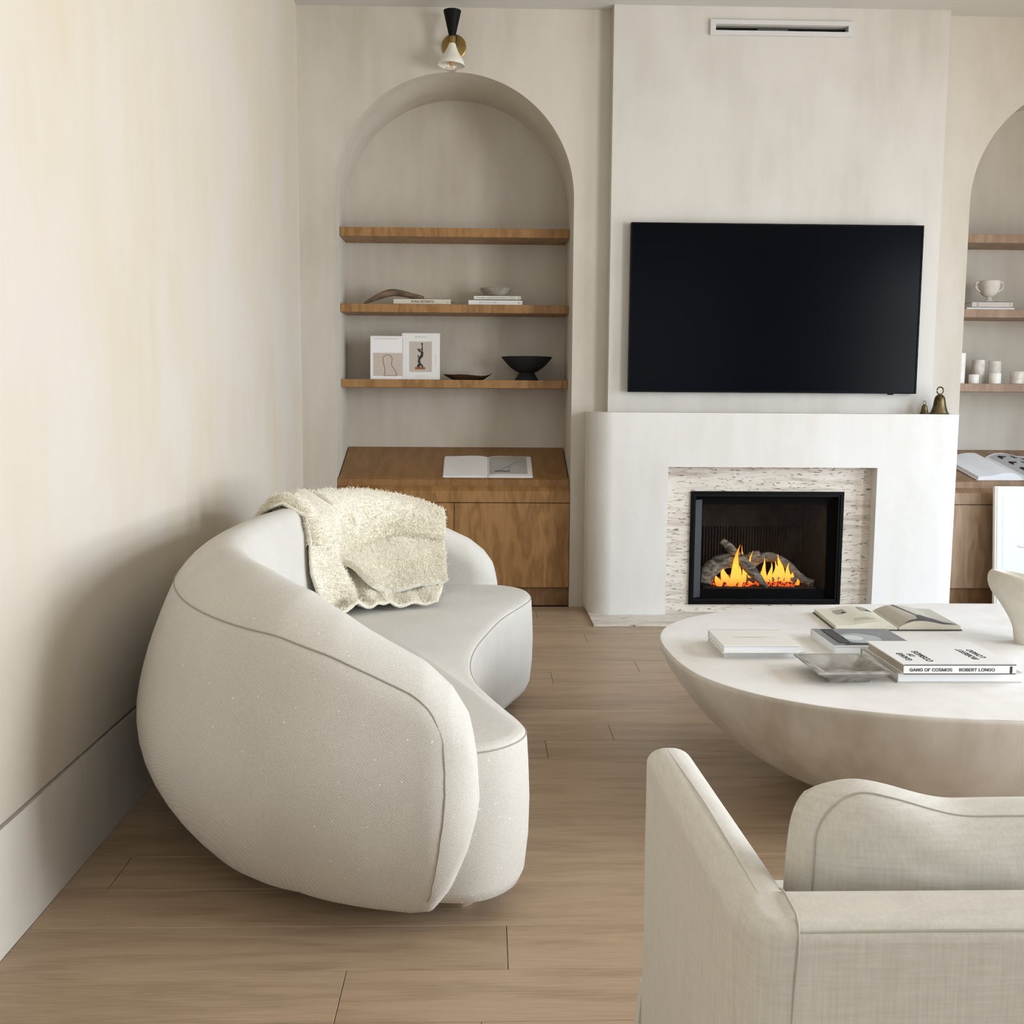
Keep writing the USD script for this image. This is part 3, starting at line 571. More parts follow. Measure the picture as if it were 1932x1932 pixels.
# open books -------------------------------------------------------
def open_book(label, origin, ex, ey, w, d, thick, cover, page, bulge=(.5, .5), fan=1.0, group=None, name='open_book'):
    """origin: middle of the spine's near end; ex, ey: unit directions to the right and away; w: one page's width"""
    O = np.array(origin, float); ex = np.array(ex, float) / np.linalg.norm(ex); ey = np.array(ey, float) / np.linalg.norm(ey); ez = np.cross(ex, ey)
    bk = thing(name, label, 'book', tuple(O), group)
    W = lambda a, b_, c: O + ex * a + ey * b_ + ez * c
    def slab(a0, a1, b0, b1, c0, c1):
        m = cbox(a0, a1, b0, b1, c0, c1, .0005); return trimesh.Trimesh(np.array([W(*v) for v in m.vertices]), m.faces, process=False)
    ov = .004
    obj('cover', cat_([slab(-w - ov, -.001, -ov, d + ov, 0, .0025), slab(.001, w + ov, -ov, d + ov, 0, .0025), slab(-.004, .004, -ov, d + ov, 0, .0015)]), cover, bk, smooth=False)
    tops = []
    for s, bu in ((-1, bulge[0]), (1, bulge[1])):
        u = np.linspace(0, 1, 22)
        prof = thick * (.25 + .75 * np.minimum(1, u / .22) ** .6) * (1 - .35 * u) + bu * np.sin(np.pi * np.clip(u / .75, 0, 1)) ** 1.2 * .5 * thick
        prof = .0027 + prof * 1.0
        top = np.array([[W(s * (.0015 + (w - .002) * uu), bb, pp) for bb in (0, d)] for uu, pp in zip(u, prof)])
        bot = np.array([[W(s * (.0015 + (w - .002) * uu), bb, .0026) for bb in (0, d)] for uu in u])
        loop = np.concatenate([top, bot[::-1]])
        n = len(loop); v = loop.reshape(-1, 3); f = []
        for i in range(n):
            j = (i + 1) % n; f += [[2 * i, 2 * j, 2 * j + 1], [2 * i, 2 * j + 1, 2 * i + 1]]
        for i in range(21):
            A, B, C, D = i, i + 1, n - 2 - i, n - 1 - i
            f += [[2 * A, 2 * B, 2 * C], [2 * A, 2 * C, 2 * D], [2 * A + 1, 2 * C + 1, 2 * B + 1], [2 * A + 1, 2 * D + 1, 2 * C + 1]]
        m = trimesh.Trimesh(v, np.array(f), process=False); m.fix_normals()
        obj('page_block', m, page, bk, smooth=30)
        tops.append((s, u, prof))
    def patch(side, pts, lift=.0006, res=.012):
        """flat print laid on a page; pts in page units: x 0..1 away from the spine, y 0..1 away from the reader"""
        s, u, prof = tops[0 if side == 'L' else 1]
        poly = sg.Polygon(pts).buffer(0); tri = trimesh.creation.triangulate_polygon(poly, engine='earcut') if False else None
        m = extrude(poly, .001); 
        m = trimesh.Trimesh(*trimesh.remesh.subdivide_to_size(m.vertices, m.faces, .06), process=False)
        v = m.vertices
        return trimesh.Trimesh(np.array([W(s * (.0015 + (w - .002) * np.clip(q[0], 0, 1)), q[1] * d, np.interp(q[0], u, prof) + lift + q[2] * .3) for q in v]), m.faces[:, ::s], process=False)
    return bk, patch, W
def rect(x0, x1, y0, y1): return [(x0, y0), (x1, y0), (x1, y1), (x0, y1)]
dv = np.array([0, 1, DS]); dv = dv / np.linalg.norm(dv)
# on the left desk
bk, patch, W = open_book('white open book with one drawing, lying on the left sloping desk', (.952, .083, desk_z(.083) + .001), (1, 0, 0), dv, .234, .275, .011, WHITE, WHITE, (.3, .0))
obj('print', patch('R', rect(.03, .90, .10, .97)), PRINT_GREY, bk, smooth=False)
obj('drawing', [patch('R', rect(.15, .50, .19, .25), .0012), patch('R', [(.25, .25), (.27, .25), (.74, .76), (.725, .76)], .0012), patch('R', [(.475, .25), (.488, .25), (.50, .50), (.490, .50)], .0012)], plain('print_ash', (.14, .14, .135), .7), bk, smooth=False)
# on the right desk
bk, patch, W = open_book('white open book with dark silhouettes, lying on the right sloping desk', (3.800, .083, desk_z(.083) + .001), (1, .03, 0), dv + np.array([-.30, 0, 0]), .245, .30, .030, WHITE, PAGEB, (1.0, 1.0))
sil = []
for r_ in range(3):
    for c_ in range(3):
        cx_, cy_ = .22 + c_ * .28, .80 - r_ * .28
        sil.append(patch('R', [(cx_ - .06, cy_ + .05), (cx_ - .02, cy_ + .08), (cx_ + .03, cy_ + .03), (cx_ + .10, cy_ + .02), (cx_ + .05, cy_ - .03), (cx_ + .0, cy_ - .01), (cx_ - .03, cy_ - .07), (cx_ - .06, cy_ - .06)], .0014))
obj('print', patch('R', rect(.06, .97, .05, .95)), plain('print_pale', (.50, .50, .50), .7), bk, smooth=False)
for q in sil: obj('silhouette', q, INK, bk, smooth=False)

# ---------------------------------------------------------------- right niche things
def cup(x, y, z, r, h, mat, label):
    pr = np.vstack([[(.0005, z)], [(r * .94, z), (r * .985, z + .001), (r, z + .004), (r, z + h * .5), (r * 1.01, z + h - .003)], [(r - .002, z + h), (r - .006, z + h - .001), (r - .007, z + h * .2), (.0005, z + h * .18)]])
    obj('marble_cup', noisy(lathe(pr, 36, (x, y, 0)), .0007, 60, 1), mat, None, smooth=40, label=label, cat='cup', group='marble cups on the lowest right shelf')
cup(3.603, .285, S3, .026, .050, CUP_PALE, 'small pale marble cup, second from the left on the lowest right shelf')
cup(3.665, .370, S3, .033, .132, CUP_MARBLE, 'tall mottled marble cup standing behind the small pale ones')
cup(3.719, .285, S3, .032, .057, CUP_PALE, 'small pale marble cup in front of the middle taller one')
cup(3.754, .365, S3, .033, .126, CUP_MARBLE, 'tall mottled marble cup to the right of the other tall one')
cup(3.850, .295, S3, .039, .068, CUP_MARBLE, 'wide mottled marble cup at the right edge of the photo')
cup(3.527, .300, S3, .030, .165, CUP_PALE, 'tallest pale marble cup half hidden by the niche edge')
b, R = book('book', 'thin white book under the beige one on the middle right shelf', 3.532, 3.793, .262, .44, S2, .012, COVERW, PAGEB, group='books under the two-handled cup', board=.002)
b, R = book('book', 'beige grey book directly under the two-handled cup', 3.566, 3.790, .275, .46, S2 + .012, .032, plain('cover_stone', (.56, .51, .46), .6), PAGE, group='books under the two-handled cup')
BAND = plain('band_grey', (.40, .36, .33), .6)
obj('spine_band', box(3.592, 3.604, .2742, .275, S2 + .013, S2 + .043), BAND, b)
obj('spine_band', box(3.772, 3.777, .2742, .275, S2 + .018, S2 + .038), BAND, b)
cz = S2 + .044; cx_, cy_ = 3.690, .345
tr = thing('trophy_cup', 'matt clay two-handled cup on the books of the middle right shelf', 'cup', (cx_, cy_, cz))
pr = np.vstack([[(.0006, cz + .0005), (.031, cz + .0005), (.030, cz + .003), (.021, cz + .011), (.014, cz + .020), (.012, cz + .028)], spline([(.014, cz + .030), (.038, cz + .046), (.051, cz + .075), (.056, cz + .116)], 18), [(.0535, cz + .117)], spline([(.050, cz + .112), (.034, cz + .05), (.0006, cz + .036)], 12)])
obj('body', lathe(pr, 48, (cx_, cy_, 0)), TROPHY, tr, smooth=40)
for s in (-1, 1):
    obj('handle', tube(spline([(cx_ + s * .054, cy_, cz + .106), (cx_ + s * .070, cy_, cz + .110), (cx_ + s * .076, cy_, cz + .095), (cx_ + s * .064, cy_, cz + .070), (cx_ + s * .049, cy_, cz + .060)], 22), .0048, 10), TROPHY, tr)
# leaning white panel
pn = thing('white_panel', 'tall white framed panel leaning on the right oak cabinet', 'picture', (3.80, -.12, 0))
Lp = lambda m: rot(m, -.10, [1, 0, 0], [0, -.14, 0])
px0, px1, ph = 3.575, 4.25, .655
obj('board', Lp(cbox(px0, px1, -.14, -.118, .002, ph, .002)), CANVAS_E, pn, smooth=False)
obj('face', Lp(box(px0 + .012, px1 - .012, -.1425, -.14, .014, ph - .006)), CANVAS, pn, smooth=False)
obj('pencil_line', Lp(cat_([box(px0 + .040, px0 + .043, -.143, -.1422, .10, ph - .06), box(px0 + .055, px1 - .05, -.143, -.1422, ph - .022, ph - .020)])), BLUEINK, pn, smooth=False)
obj('pencil_stroke', Lp(tube([(px0 + .118, -.143, .345), (px0 + .145, -.143, .338), (px0 + .2, -.143, .336)], .0016, 6)), INKG, pn)

# ---------------------------------------------------------------- coffee table
TZ = .40
TC, TA, TB, TN, TR = (2.4385, -2.5687), 1.003, .657, 2.66, .033
tb = thing('coffee_table', 'large oval off-white plaster coffee table with a boat-shaped body', 'coffee table', (TC[0], TC[1], 0))
th = np.linspace(0, 2 * np.pi, 181)[:-1]
def sup(a, b_, n):
    c, s = np.cos(th), np.sin(th)
    return np.c_[a * np.sign(c) * np.abs(c) ** (2 / n), b_ * np.sign(s) * np.abs(s) ** (2 / n)]
def ring_pts(k, z, dx=0.0):
    n = 2.1 + .56 * np.clip(k, 0, 1)
    p = sup(TA * k, TB * k, n); c, s = math.cos(TR), math.sin(TR)
    return np.c_[TC[0] + p[:, 0] * c - p[:, 1] * s, TC[1] + p[:, 0] * s + p[:, 1] * c, np.full(len(p), z)]
ks = [(.995, TZ - .001), (1.0, TZ - .004), (1.0, TZ - .012), (.992, TZ - .03), (.972, TZ - .07), (.945, TZ - .11), (.90, TZ - .165), (.84, TZ - .22), (.76, TZ - .275), (.66, TZ - .325), (.54, TZ - .365), (.45, .012), (.44, .0)]
V = np.array([ring_pts(k, z) for k, z in ks])
bd = grid(V, close_v=True); bd.fix_normals()
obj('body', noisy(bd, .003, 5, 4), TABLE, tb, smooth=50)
ks = [(.0, TZ), (.3, TZ), (.6, TZ), (.9, TZ), (.985, TZ), (.995, TZ - .001)]
V = np.array([ring_pts(max(k, .001), z) for k, z in ks]); V[:, :, :2] = TC + (V[:, :, :2] - TC)
full = ring_pts(1.0, TZ); V = np.array([np.c_[TC[0] + (full[:, 0] - TC[0]) * max(k, .001), TC[1] + (full[:, 1] - TC[1]) * max(k, .001), np.full(len(full), z)] for k, z in ks])
tp = grid(V, close_v=True); tp.fix_normals()
if tp.face_normals[:, 2].mean() < 0: tp.invert()
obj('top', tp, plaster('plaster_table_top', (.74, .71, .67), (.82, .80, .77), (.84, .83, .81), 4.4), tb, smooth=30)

# table things
b, R = book('book', 'thin cream book at the bottom of the pair on the table\'s left end', 1.575, 1.800, -2.668, -2.475, TZ, .018, plain('cover_linen', (.74, .72, .67), .6), PAGEB, spine='back', angle=.0, group='pair of cream books on the table')
b, R = book('book', 'cream book with a fine slit line on its cover, on top of the pair', 1.568, 1.776, -2.690, -2.500, TZ + .018, .0215, plain('cover_linen2', (.78, .76, .71), .6), PAGEB, spine='back', angle=.0, group='pair of cream books on the table')
obj('slit', [tube([(1.612, -2.598, TZ + .0395), (1.67, -2.596, TZ + .0397), (1.735, -2.598, TZ + .0395)], [.0003, .0011, .0003], 6)], INKG, b)
b, R = book('book', 'grey photograph-covered book behind the white titled pile', 1.887, 2.112, -2.630, -2.420, TZ, .024, WHITE, PAGEB, spine='back', angle=.0)
def flat(poly, z, h=.0006): m = extrude(poly, h); m.apply_translation([0, 0, z]); return m
zt = TZ + .024
obj('cover_print', flat(sg.box(1.889, -2.628, 2.110, -2.422), zt), COVER_SLATE, b, smooth=False)
obj('disc', flat(sg.Point(1.987, -2.545).buffer(.058, 40).intersection(sg.box(1.93, -2.61, 2.1, -2.43)), zt + .0008), COVER_MIST, b, smooth=False)
obj('disc', flat(sg.Point(1.968, -2.542).buffer(.028, 32), zt + .0016), plain('cover_pale', (.62, .65, .66), .4), b, smooth=False)
obj('panel', [flat(sg.box(1.912, -2.598, 1.944, -2.450), zt + .0016), flat(sg.box(1.925, -2.618, 1.995, -2.606), zt + .0016), flat(sg.box(1.912, -2.442, 1.948, -2.434), zt + .0016)], COVER_DARK, b, smooth=False)
b, R = book('book', 'large white book at the bottom of the titled pile on the table', 1.946, 2.257, -2.918, -2.665, TZ, .026, plain('cover_taupe', (.50, .47, .43), .5), PAGEB, spine='back', angle=.0)
b, R = book('book', 'white book with black gothic title lettering on top of the pile', 1.954, 2.232, -2.935, -2.685, TZ + .026, .0245, COVERW, plain('page_taupe', (.45, .40, .33), .9), spine='front')
zt = TZ + .0505
def gothic(txt, x, y_, h, w): return place_text(txt, h, (x, y_, zt), (0, 1, 0), (-1, 0, 0), bold=True, width=w, depth=.0005)
obj('lettering', [gothic('GANG', 1.994, -2.895, .015, .075), gothic('OF', 2.017, -2.855, .013, .028), gothic('COSMOS', 2.042, -2.905, .016, .105)], INK, b, smooth=False)
obj('lettering', [gothic('ROBERT', 2.165, -2.885, .015, .105), gothic('LONGO', 2.190, -2.870, .015, .085)], INK, b, smooth=False)
obj('lettering', [place_text('GANG OF COSMOS', .0075, (1.968, -2.935, TZ + .034), (1, 0, 0), (0, 0, 1), bold=True, width=.105), place_text('ROBERT LONGO', .0075, (2.090, -2.935, TZ + .034), (1, 0, 0), (0, 0, 1), bold=True, width=.088)], INK, b, smooth=False)
obj('emblem', box(2.216, 2.222, -2.9356, -2.935, TZ + .029, TZ + .046), INK, b, smooth=False)
# marble tray
def frus(x0, x1, y0, y1, z, k): return [(x0 - k, y0 - k, z), (x1 + k, y0 - k, z), (x1 + k, y1 + k, z), (x0 - k, y1 + k, z)]
def hull_of(*rings): return m3.Manifold.hull_points(np.vstack(rings))
tr_ = hull_of(frus(1.780, 1.878, -2.912, -2.808, TZ, 0), frus(1.780, 1.878, -2.912, -2.808, TZ + .020, .012)) + hull_of(frus(1.780, 1.878, -2.912, -2.808, TZ + .016, .016), frus(1.780, 1.878, -2.912, -2.808, TZ + .032, .044), frus(1.780, 1.878, -2.912, -2.808, TZ + .036, .044))
tr_ = tr_ - hull_of(frus(1.780, 1.878, -2.912, -2.808, TZ + .012, -.010), frus(1.780, 1.878, -2.912, -2.808, TZ + .045, .046))
obj('marble_tray', rot_z(tr_, .02, [1.83, -2.86, 0]), TRAY_STONE, None, smooth=25, label='square grey marble tray with sloping sides at the table\'s front', cat='tray')
# open book on the table
bk, patch, W = open_book('open art book with a grey spread, lying at the back of the table', (2.180, -2.338, TZ + .001), (1, -.0, 0), (.06, 1, 0), .190, .255, .017, COVER_DARK, PAGE_CREAM, (.9, 1.1))
obj('print', patch('R', rect(.02, .985, .03, .985)), PRINT_TAUPE, bk, smooth=False)
obj('silhouette', [patch('R', [(.30, .98), (.335, .98), (.47, .40), (.55, .42), (.60, .36), (.72, .33), (.80, .16), (.97, .06), (.10, .04), (.36, .14), (.44, .36)], .0014)], COVER_DARK, bk, smooth=False)
PG = plain('photo_grey', (.36, .35, .30), .6)
obj('print', patch('L', rect(.58, .76, .62, .84)), PG, bk, smooth=False)
obj('print', patch('L', rect(.14, .33, .66, .90)), PG, bk, smooth=False)
obj('silhouette', patch('L', [(.60, .62), (.68, .62), (.64, .69)], .0014), INK, bk, smooth=False)
obj('silhouette', patch('L', [(.15, .66), (.26, .66), (.22, .74)], .0014), INK, bk, smooth=False)
obj('caption', [patch('L', rect(.30, .62, .18, .22)), patch('L', rect(.36, .60, .26, .29))], plain('caption_grey', (.55, .53, .45), .7), bk, smooth=False)
# vase: clay vessel with a leaning lip
vc = np.array([2.507, -2.50]); n = 64; tv_ = np.arange(n) * 2 * np.pi / n
prof = spline([(.050, 0), (.052, .006), (.056, .035), (.074, .075), (.103, .115), (.128, .150), (.131, .172), (.122, .186)], 34)
def vring(r, z, s=1.0):
    zz = z + (.022 * (-np.cos(tv_)) * (z / .18) ** 2) * s
    return np.c_[vc[0] + r * np.cos(tv_), vc[1] + r * np.sin(tv_) * .92, TZ + zz]
V = [vring(.001, 0)] + [vring(r, z) for r, z in prof] + [vring(r - .009, z) for r, z in prof[::-1][:28]] + [vring(.001, .02)]
vm = grid(np.array(V), close_v=True); vm.fix_normals()
obj('vase', noisy(vm, .002, 14, 6), VASE, None, smooth=50, label='sand-coloured clay vessel with a leaning lip at the table\'s right', cat='vase')

# ---------------------------------------------------------------- sofa
SCY = -2.42
sofa = thing('sofa', 'curved off-white boucle sofa with wrapped arms beside the left wall', 'sofa', (.5, SCY, 0))
XC, AA, BB, NN, XE = .72, .69, 1.06, 2.3, .926
tq = np.linspace(-np.pi / 2, np.pi / 2, 601)
arc = np.c_[XC - AA * np.abs(np.cos(tq)) ** (2 / NN), BB * np.sign(tq) * np.abs(np.sin(tq)) ** (2 / NN)]
st = np.linspace(XE, XC, 40)[:-1]
loc = np.vstack([np.c_[st, np.full(39, -BB)], arc, np.c_[st[::-1], np.full(39, BB)]])
s_ = np.r_[0, np.cumsum(np.linalg.norm(np.diff(loc, axis=0), axis=1))]; keep = np.r_[True, np.diff(s_) > 1e-9]; loc, s_ = loc[keep], s_[keep]
NS = 260
Ltot = s_[-1]
d = np.linspace(0, 1, NS); su = Ltot * (.5 - .5 * np.cos(np.pi * d)) * .55 + Ltot * d * .45
C = np.c_[np.interp(su, s_, loc[:, 0]), np.interp(su, s_, loc[:, 1])]
ker = np.ones(5) / 5
tg = np.gradient(C, su, axis=0); tg = np.c_[np.convolve(np.pad(tg[:, 0], 2, 'edge'), ker, 'valid'), np.convolve(np.pad(tg[:, 1], 2, 'edge'), ker, 'valid')]
tg /= np.linalg.norm(tg, axis=1)[:, None]
NRM = np.c_[-tg[:, 1], tg[:, 0]]                              # outward (check sign)
mid = NS // 2
if NRM[mid, 0] > 0: NRM = -NRM
def warp(X, Y, Z):
    return np.stack([X - .002 + .033 * (Y + 1.0), SCY + Y, Z], -1)
ZT_X = [0, .15, .3, .5, .632, .713, .816, .870, .904, .919, .9255, .926]
ZT_Z = [.738, .735, .724, .692, .650, .614, .562, .516, .466, .402, .33, .30]
ZB_X = [0, .785, .830, .868, .903, .921, .926]; ZB_Z = [.030, .030, .042, .100, .190, .263, .30]
ztop = np.interp(C[:, 0], ZT_X, ZT_Z); zbot = np.interp(C[:, 0], ZB_X, ZB_Z)
T0 = .082
Th = T0 * np.sqrt(np.clip(1 - np.clip((C[:, 0] - .825) / (.926 - .825), 0, 1) ** 2, 0, 1)) + .0008
kin = .50 * np.clip(1 - (np.abs(C[:, 1]) / .98) ** 3, 0, 1) ** .8 + .06
def section(i, inner_only=False):
    """closed loop (offset inward from bulge line, z)"""
    zb, zt_, T = zbot[i], ztop[i], Th[i]; h = zt_ - zb
    rt = min(max(T, .001), h / 2) ; rt2 = min(rt * 1.15, h / 2); rb = min(rt * .6, h / 2)
    o, z = [], []
    zo = np.linspace(zb + rb, zt_ - rt2, 16)
    for q in zo: o.append(T0 - T); z.append(q)                                   # outer face upwards
    for a in np.linspace(0, np.pi, 17)[1:-1]: o.append(T0 - T * math.cos(a)); z.append(zt_ - rt2 + rt2 * math.sin(a))
    for q in zo[::-1]: o.append(T0 + T); z.append(q)
    for a in np.linspace(np.pi, 2 * np.pi, 11)[1:-1]: o.append(T0 - T * math.cos(a)); z.append(zb + rb + rb * math.sin(a))
    o, z = np.array(o), np.array(z); w = (o - T0 + T) / (2 * T)
    # outer face: tucked under at the bottom, leaning in towards the top
    tuck = np.interp(C[i, 0], [.50, .84], [.165, .080]) * np.clip((.34 - z) / .30, 0, 1) ** 1.9
    tuck_t = .125 * np.clip((z - .36) / .36, 0, 1.1) ** 1.5
    rec = kin[i] * np.clip(zt_ - .05 - z, 0, .6) * np.clip(w, 0, 1) * (T / T0)
    return o + (tuck + tuck_t) * 1.0 + rec, z
rows = []
for i in range(NS):
    o, z = section(i); rows.append(warp(C[i, 0] - NRM[i, 0] * o, C[i, 1] - NRM[i, 1] * o, z))
V = np.array(rows)
shell = grid(V, close_v=True); nv = V.shape[1]; k = len(shell.vertices)
capf = [[k, (j + 1) % nv, j] for j in range(nv)] + [[k + 1, (NS - 1) * nv + j, (NS - 1) * nv + (j + 1) % nv] for j in range(nv)]
shell = trimesh.Trimesh(np.vstack([shell.vertices, V[0].mean(0), V[-1].mean(0)]), np.vstack([shell.faces, capf]), process=False); shell.fix_normals()
obj('back_shell', shell, BOUCLE, sofa, smooth=True)
def outer_pt(x_or_i, z, lift=.001):
    i0 = int(np.clip(x_or_i, 0, NS - 1)); o, zz = section(i0); half = slice(0, 16 + 9)
    oo = np.interp(z, zz[half], o[half]) - lift
    return warp(C[i0, 0] - NRM[i0, 0] * oo, C[i0, 1] - NRM[i0, 1] * oo, z)
def seam_path(near=True):
    idx = range(NS) if near else range(NS - 1, -1, -1)
    fs = next(i for i in idx if C[i, 0] < .857); pts = []
    for z in np.linspace(.10, .470, 22):
        xi = np.interp(z, [.05, .15, .30, .47], [.805, .842, .862, .858]); j = min(idx, key=lambda q: abs(C[q, 0] - xi) if (C[q, 1] < 0) == near else 9); pts.append(outer_pt(j, z))
    rest = [i for i in idx if C[i, 0] < .838 and (C[i, 1] < 0) == near]
    for i in rest: pts.append(outer_pt(i, ztop[i] - np.interp(C[i, 0], [0, .3, .6, .8, .838], [.085, .085, .062, .050, .058])))
    return pts
sp = seam_path(True); sp2 = seam_path(False)[::-1]
pth = np.array(sp + sp2); dd = np.r_[True, np.linalg.norm(np.diff(pth, axis=0), axis=1) > .004]; pth = pth[dd]
for c_ in range(3):
    q = pth[:, c_]; pth[2:-2, c_] = np.convolve(q, np.ones(5) / 5, 'valid')
obj('seam', tube(pth, .0018, 6), SEAM, sofa, label='fine dark seam around the outer panel')
# seat
so = [(.62, -3.325), (.80, -3.36), (.92, -3.365), (.985, -3.325), (1.028, -3.245), (1.006, -3.13), (.950, -2.96), (.915, -2.82), (.903, -2.65), (.918, -2.47), (.955, -2.27), (1.005, -2.06), (1.075, -1.86), (1.105, -1.74), (1.088, -1.61), (1.02, -1.525), (.90, -1.50), (.76, -1.50), (.55, -1.55), (.33, -1.75), (.22, -2.05), (.19, -2.42), (.22, -2.8), (.34, -3.12)]
so = spline(so, 260, closed=True)
cen = so.mean(0)
def inset(P, r):
    t_ = np.roll(P, -1, 0) - np.roll(P, 1, 0); t_ /= np.linalg.norm(t_, axis=1)[:, None]; n_ = np.c_[t_[:, 1], -t_[:, 0]]
    A = .5 * np.sum(P[:, 0] * np.roll(P[:, 1], -1) - np.roll(P[:, 0], -1) * P[:, 1])
    n_ = n_ if A > 0 else -n_
    return P - n_ * r
SZ = .392
zs = [(.055, .070), (.048, .045), (.020, .058), (.008, .085), (.0, .16), (-.002, .24), (.001, .32), (.004, SZ - .022), (.008, SZ - .010), (.014, SZ - .003), (.030, SZ + .001)]
V = [np.c_[inset(so, r), np.full(len(so), z)] for r, z in zs]
inn = inset(so, .030)
for kf, dz in ((.9, .004), (.75, .009), (.5, .013), (.25, .015), (.0002, .016)):
    P = np.c_[cen[0] + (inn[:, 0] - cen[0]) * kf, cen[1] + (inn[:, 1] - cen[1]) * kf, np.full(len(so), SZ + dz)]; V.append(P)
seat = grid(np.array(V), close_v=True); seat.fix_normals()
obj('seat', seat, BOUCLE, sofa, smooth=60)
obj('seam', tube(np.vstack([np.c_[inset(so, .0065), np.full(len(so), SZ - .0125)], [[*inset(so, .0065)[0], SZ - .0125]]]), .0018, 6, False), SEAM, sofa, label='fine seam around the seat edge')
po = inset(so, .115); pl = extrude(sg.Polygon(po).buffer(0), .052); pl.apply_translation([0, 0, .0005])
obj('plinth', pl, PLINTH, sofa, smooth=30, label='low oak plinth')

# ---------------------------------------------------------------- throw
def drape(rows_, nu=90, nv_=110, wr=.006, seed=0, fr=9.0):
    R_ = np.array(rows_, float)                                 # rows (down) x columns (across) x 3
    kb, ka = R_.shape[:2]
    out = []
    for c_ in range(3):
        f = RectBivariateSpline(np.linspace(0, 1, kb), np.linspace(0, 1, ka), R_[..., c_], kx=min(3, kb - 1), ky=min(3, ka - 1))
        out.append(f(np.linspace(0, 1, nu), np.linspace(0, 1, nv_)))
    P = np.stack(out, -1)
    du = np.gradient(P, axis=0); dv_ = np.gradient(P, axis=1); n_ = np.cross(dv_, du); n_ /= np.linalg.norm(n_, axis=-1, keepdims=True) + 1e-9
    if n_[..., 1].mean() > 0: n_ = -n_
    u = np.linspace(0, 1, nu)[:, None]; v = np.linspace(0, 1, nv_)[None]
    w = wr * (np.sin(v * fr * 2.1 + 1.2 * np.sin(u * 3 + seed)) * (.3 + .9 * u)) + wr * 1.3 * (meshkit.fbm(np.stack([u * 4 + 0 * v, v * 6 + 0 * u, np.full((nu, nv_), seed)], -1), 3, seed) - .5)
    return P + n_ * w[..., None], n_
from scipy.spatial import cKDTree
_sv, _sn = np.asarray(shell.vertices), np.asarray(shell.vertex_normals)
_fine, _fi = trimesh.sample.sample_surface(shell, 160000, seed=5); _fn = shell.face_normals[_fi]
_kd = cKDTree(_fine)
def conform(P, dmin, dmax=None, sm=3):
    """keeps the cloth off the sofa: at least dmin outside the shell and above the seat"""
    Q = P.reshape(-1, 3).copy()
    for _ in range(4):
        dist, ix = _kd.query(Q, k=6)
        nrm = _fn[ix].mean(1); nrm /= np.linalg.norm(nrm, axis=1, keepdims=True) + 1e-9
        sd = ((Q - _fine[ix].mean(1)) * nrm).sum(1)
        Q += nrm * np.clip(dmin - sd, 0, .2)[:, None]
        if dmax is not None: Q -= nrm * np.clip(sd - dmax, 0, .03)[:, None] * (Q[:, 2] > .55)[:, None]
    Q[:, 2] = np.maximum(Q[:, 2], SZ + .018 + dmin * .6)
    Q = Q.reshape(P.shape)
    for _ in range(sm):
        A_ = Q.copy(); A_[1:-1] = (Q[:-2] + 2 * Q[1:-1] + Q[2:]) / 4; A_[:, 1:-1] = (A_[:, :-2] + 2 * A_[:, 1:-1] + A_[:, 2:]) / 4; Q = A_
    dist, ix = _kd.query(Q.reshape(-1, 3), k=6); nrm = _fn[ix].mean(1); nrm /= np.linalg.norm(nrm, axis=1, keepdims=True) + 1e-9
    sd = ((Q.reshape(-1, 3) - _fine[ix].mean(1)) * nrm).sum(1)
    return Q + (nrm * np.clip(dmin * .9 - sd, 0, .2)[:, None]).reshape(Q.shape)
def solid(P, n_, t):
    A, B = P + n_ * t / 2, P - n_ * t / 2
    nu, nv_ = P.shape[:2]
    g1, g2 = grid(A), grid(B[::-1])
    e = np.concatenate([np.stack([A[0], B[0]], 1), np.stack([A[1:, -1], B[1:, -1]], 1), np.stack([A[-1, ::-1][1:], B[-1, ::-1][1:]], 1), np.stack([A[::-1, 0][1:], B[::-1, 0][1:]], 1)])
    m = cat_([g1, g2, grid(e)]); m.merge_vertices(); m.fix_normals(); return m
throw = thing('throw_blanket', 'cream woollen throw draped over the sofa back onto the seat', 'blanket', (.5, -1.8, .41))
rows_a = [[(.10, -1.98, .66), (.22, -1.60, .66), (.47, -1.40, .63), (.77, -1.40, .58)],
          [(.19, -2.03, .735), (.30, -1.66, .752), (.52, -1.50, .715), (.775, -1.49, .665)],
          [(.30, -2.10, .66), (.40, -1.80, .65), (.58, -1.64, .62), (.785, -1.58, .58)],
          [(.40, -2.17, .52), (.50, -1.93, .50), (.64, -1.77, .48), (.79, -1.70, .465)],
          [(.435, -2.21, .425), (.54, -2.04, .425), (.66, -1.92, .42), (.785, -1.86, .42)],
          [(.455, -2.235, .415), (.57, -2.14, .416), (.68, -2.08, .416), (.785, -2.04, .416)]]
P, n_ = drape(rows_a, 80, 100, .007, 1, 8.0); P = conform(P, .020, .026)
_u = np.linspace(0, 1, 80)[:, None]; _v = np.linspace(0, 1, 100)[None]
_f = .034 * np.exp(-((_v - .13 - .10 * _u) / .055) ** 2) + .030 * np.exp(-((_v - .29 - .12 * _u) / .05) ** 2) + .014 * np.exp(-((_v - .47 - .05 * _u) / .04) ** 2)
_f = _f * (.55 + .45 * np.sin(np.pi * np.clip(_u * 1.1, 0, 1))) + .010 * np.clip((_u - .80) / .2, 0, 1) * (1 + np.sin(_v * 26 + 1)) * .5
_d = np.cross(np.gradient(P, axis=1), np.gradient(P, axis=0)); _d /= np.linalg.norm(_d, axis=-1, keepdims=True) + 1e-9
_d = np.where((_d[..., 2:] + .3 * -_d[..., 1:2]) < 0, -_d, _d)
P = P + _d * _f[..., None]
n_ = np.cross(np.gradient(P, axis=1), np.gradient(P, axis=0)); n_ /= np.linalg.norm(n_, axis=-1, keepdims=True) + 1e-9
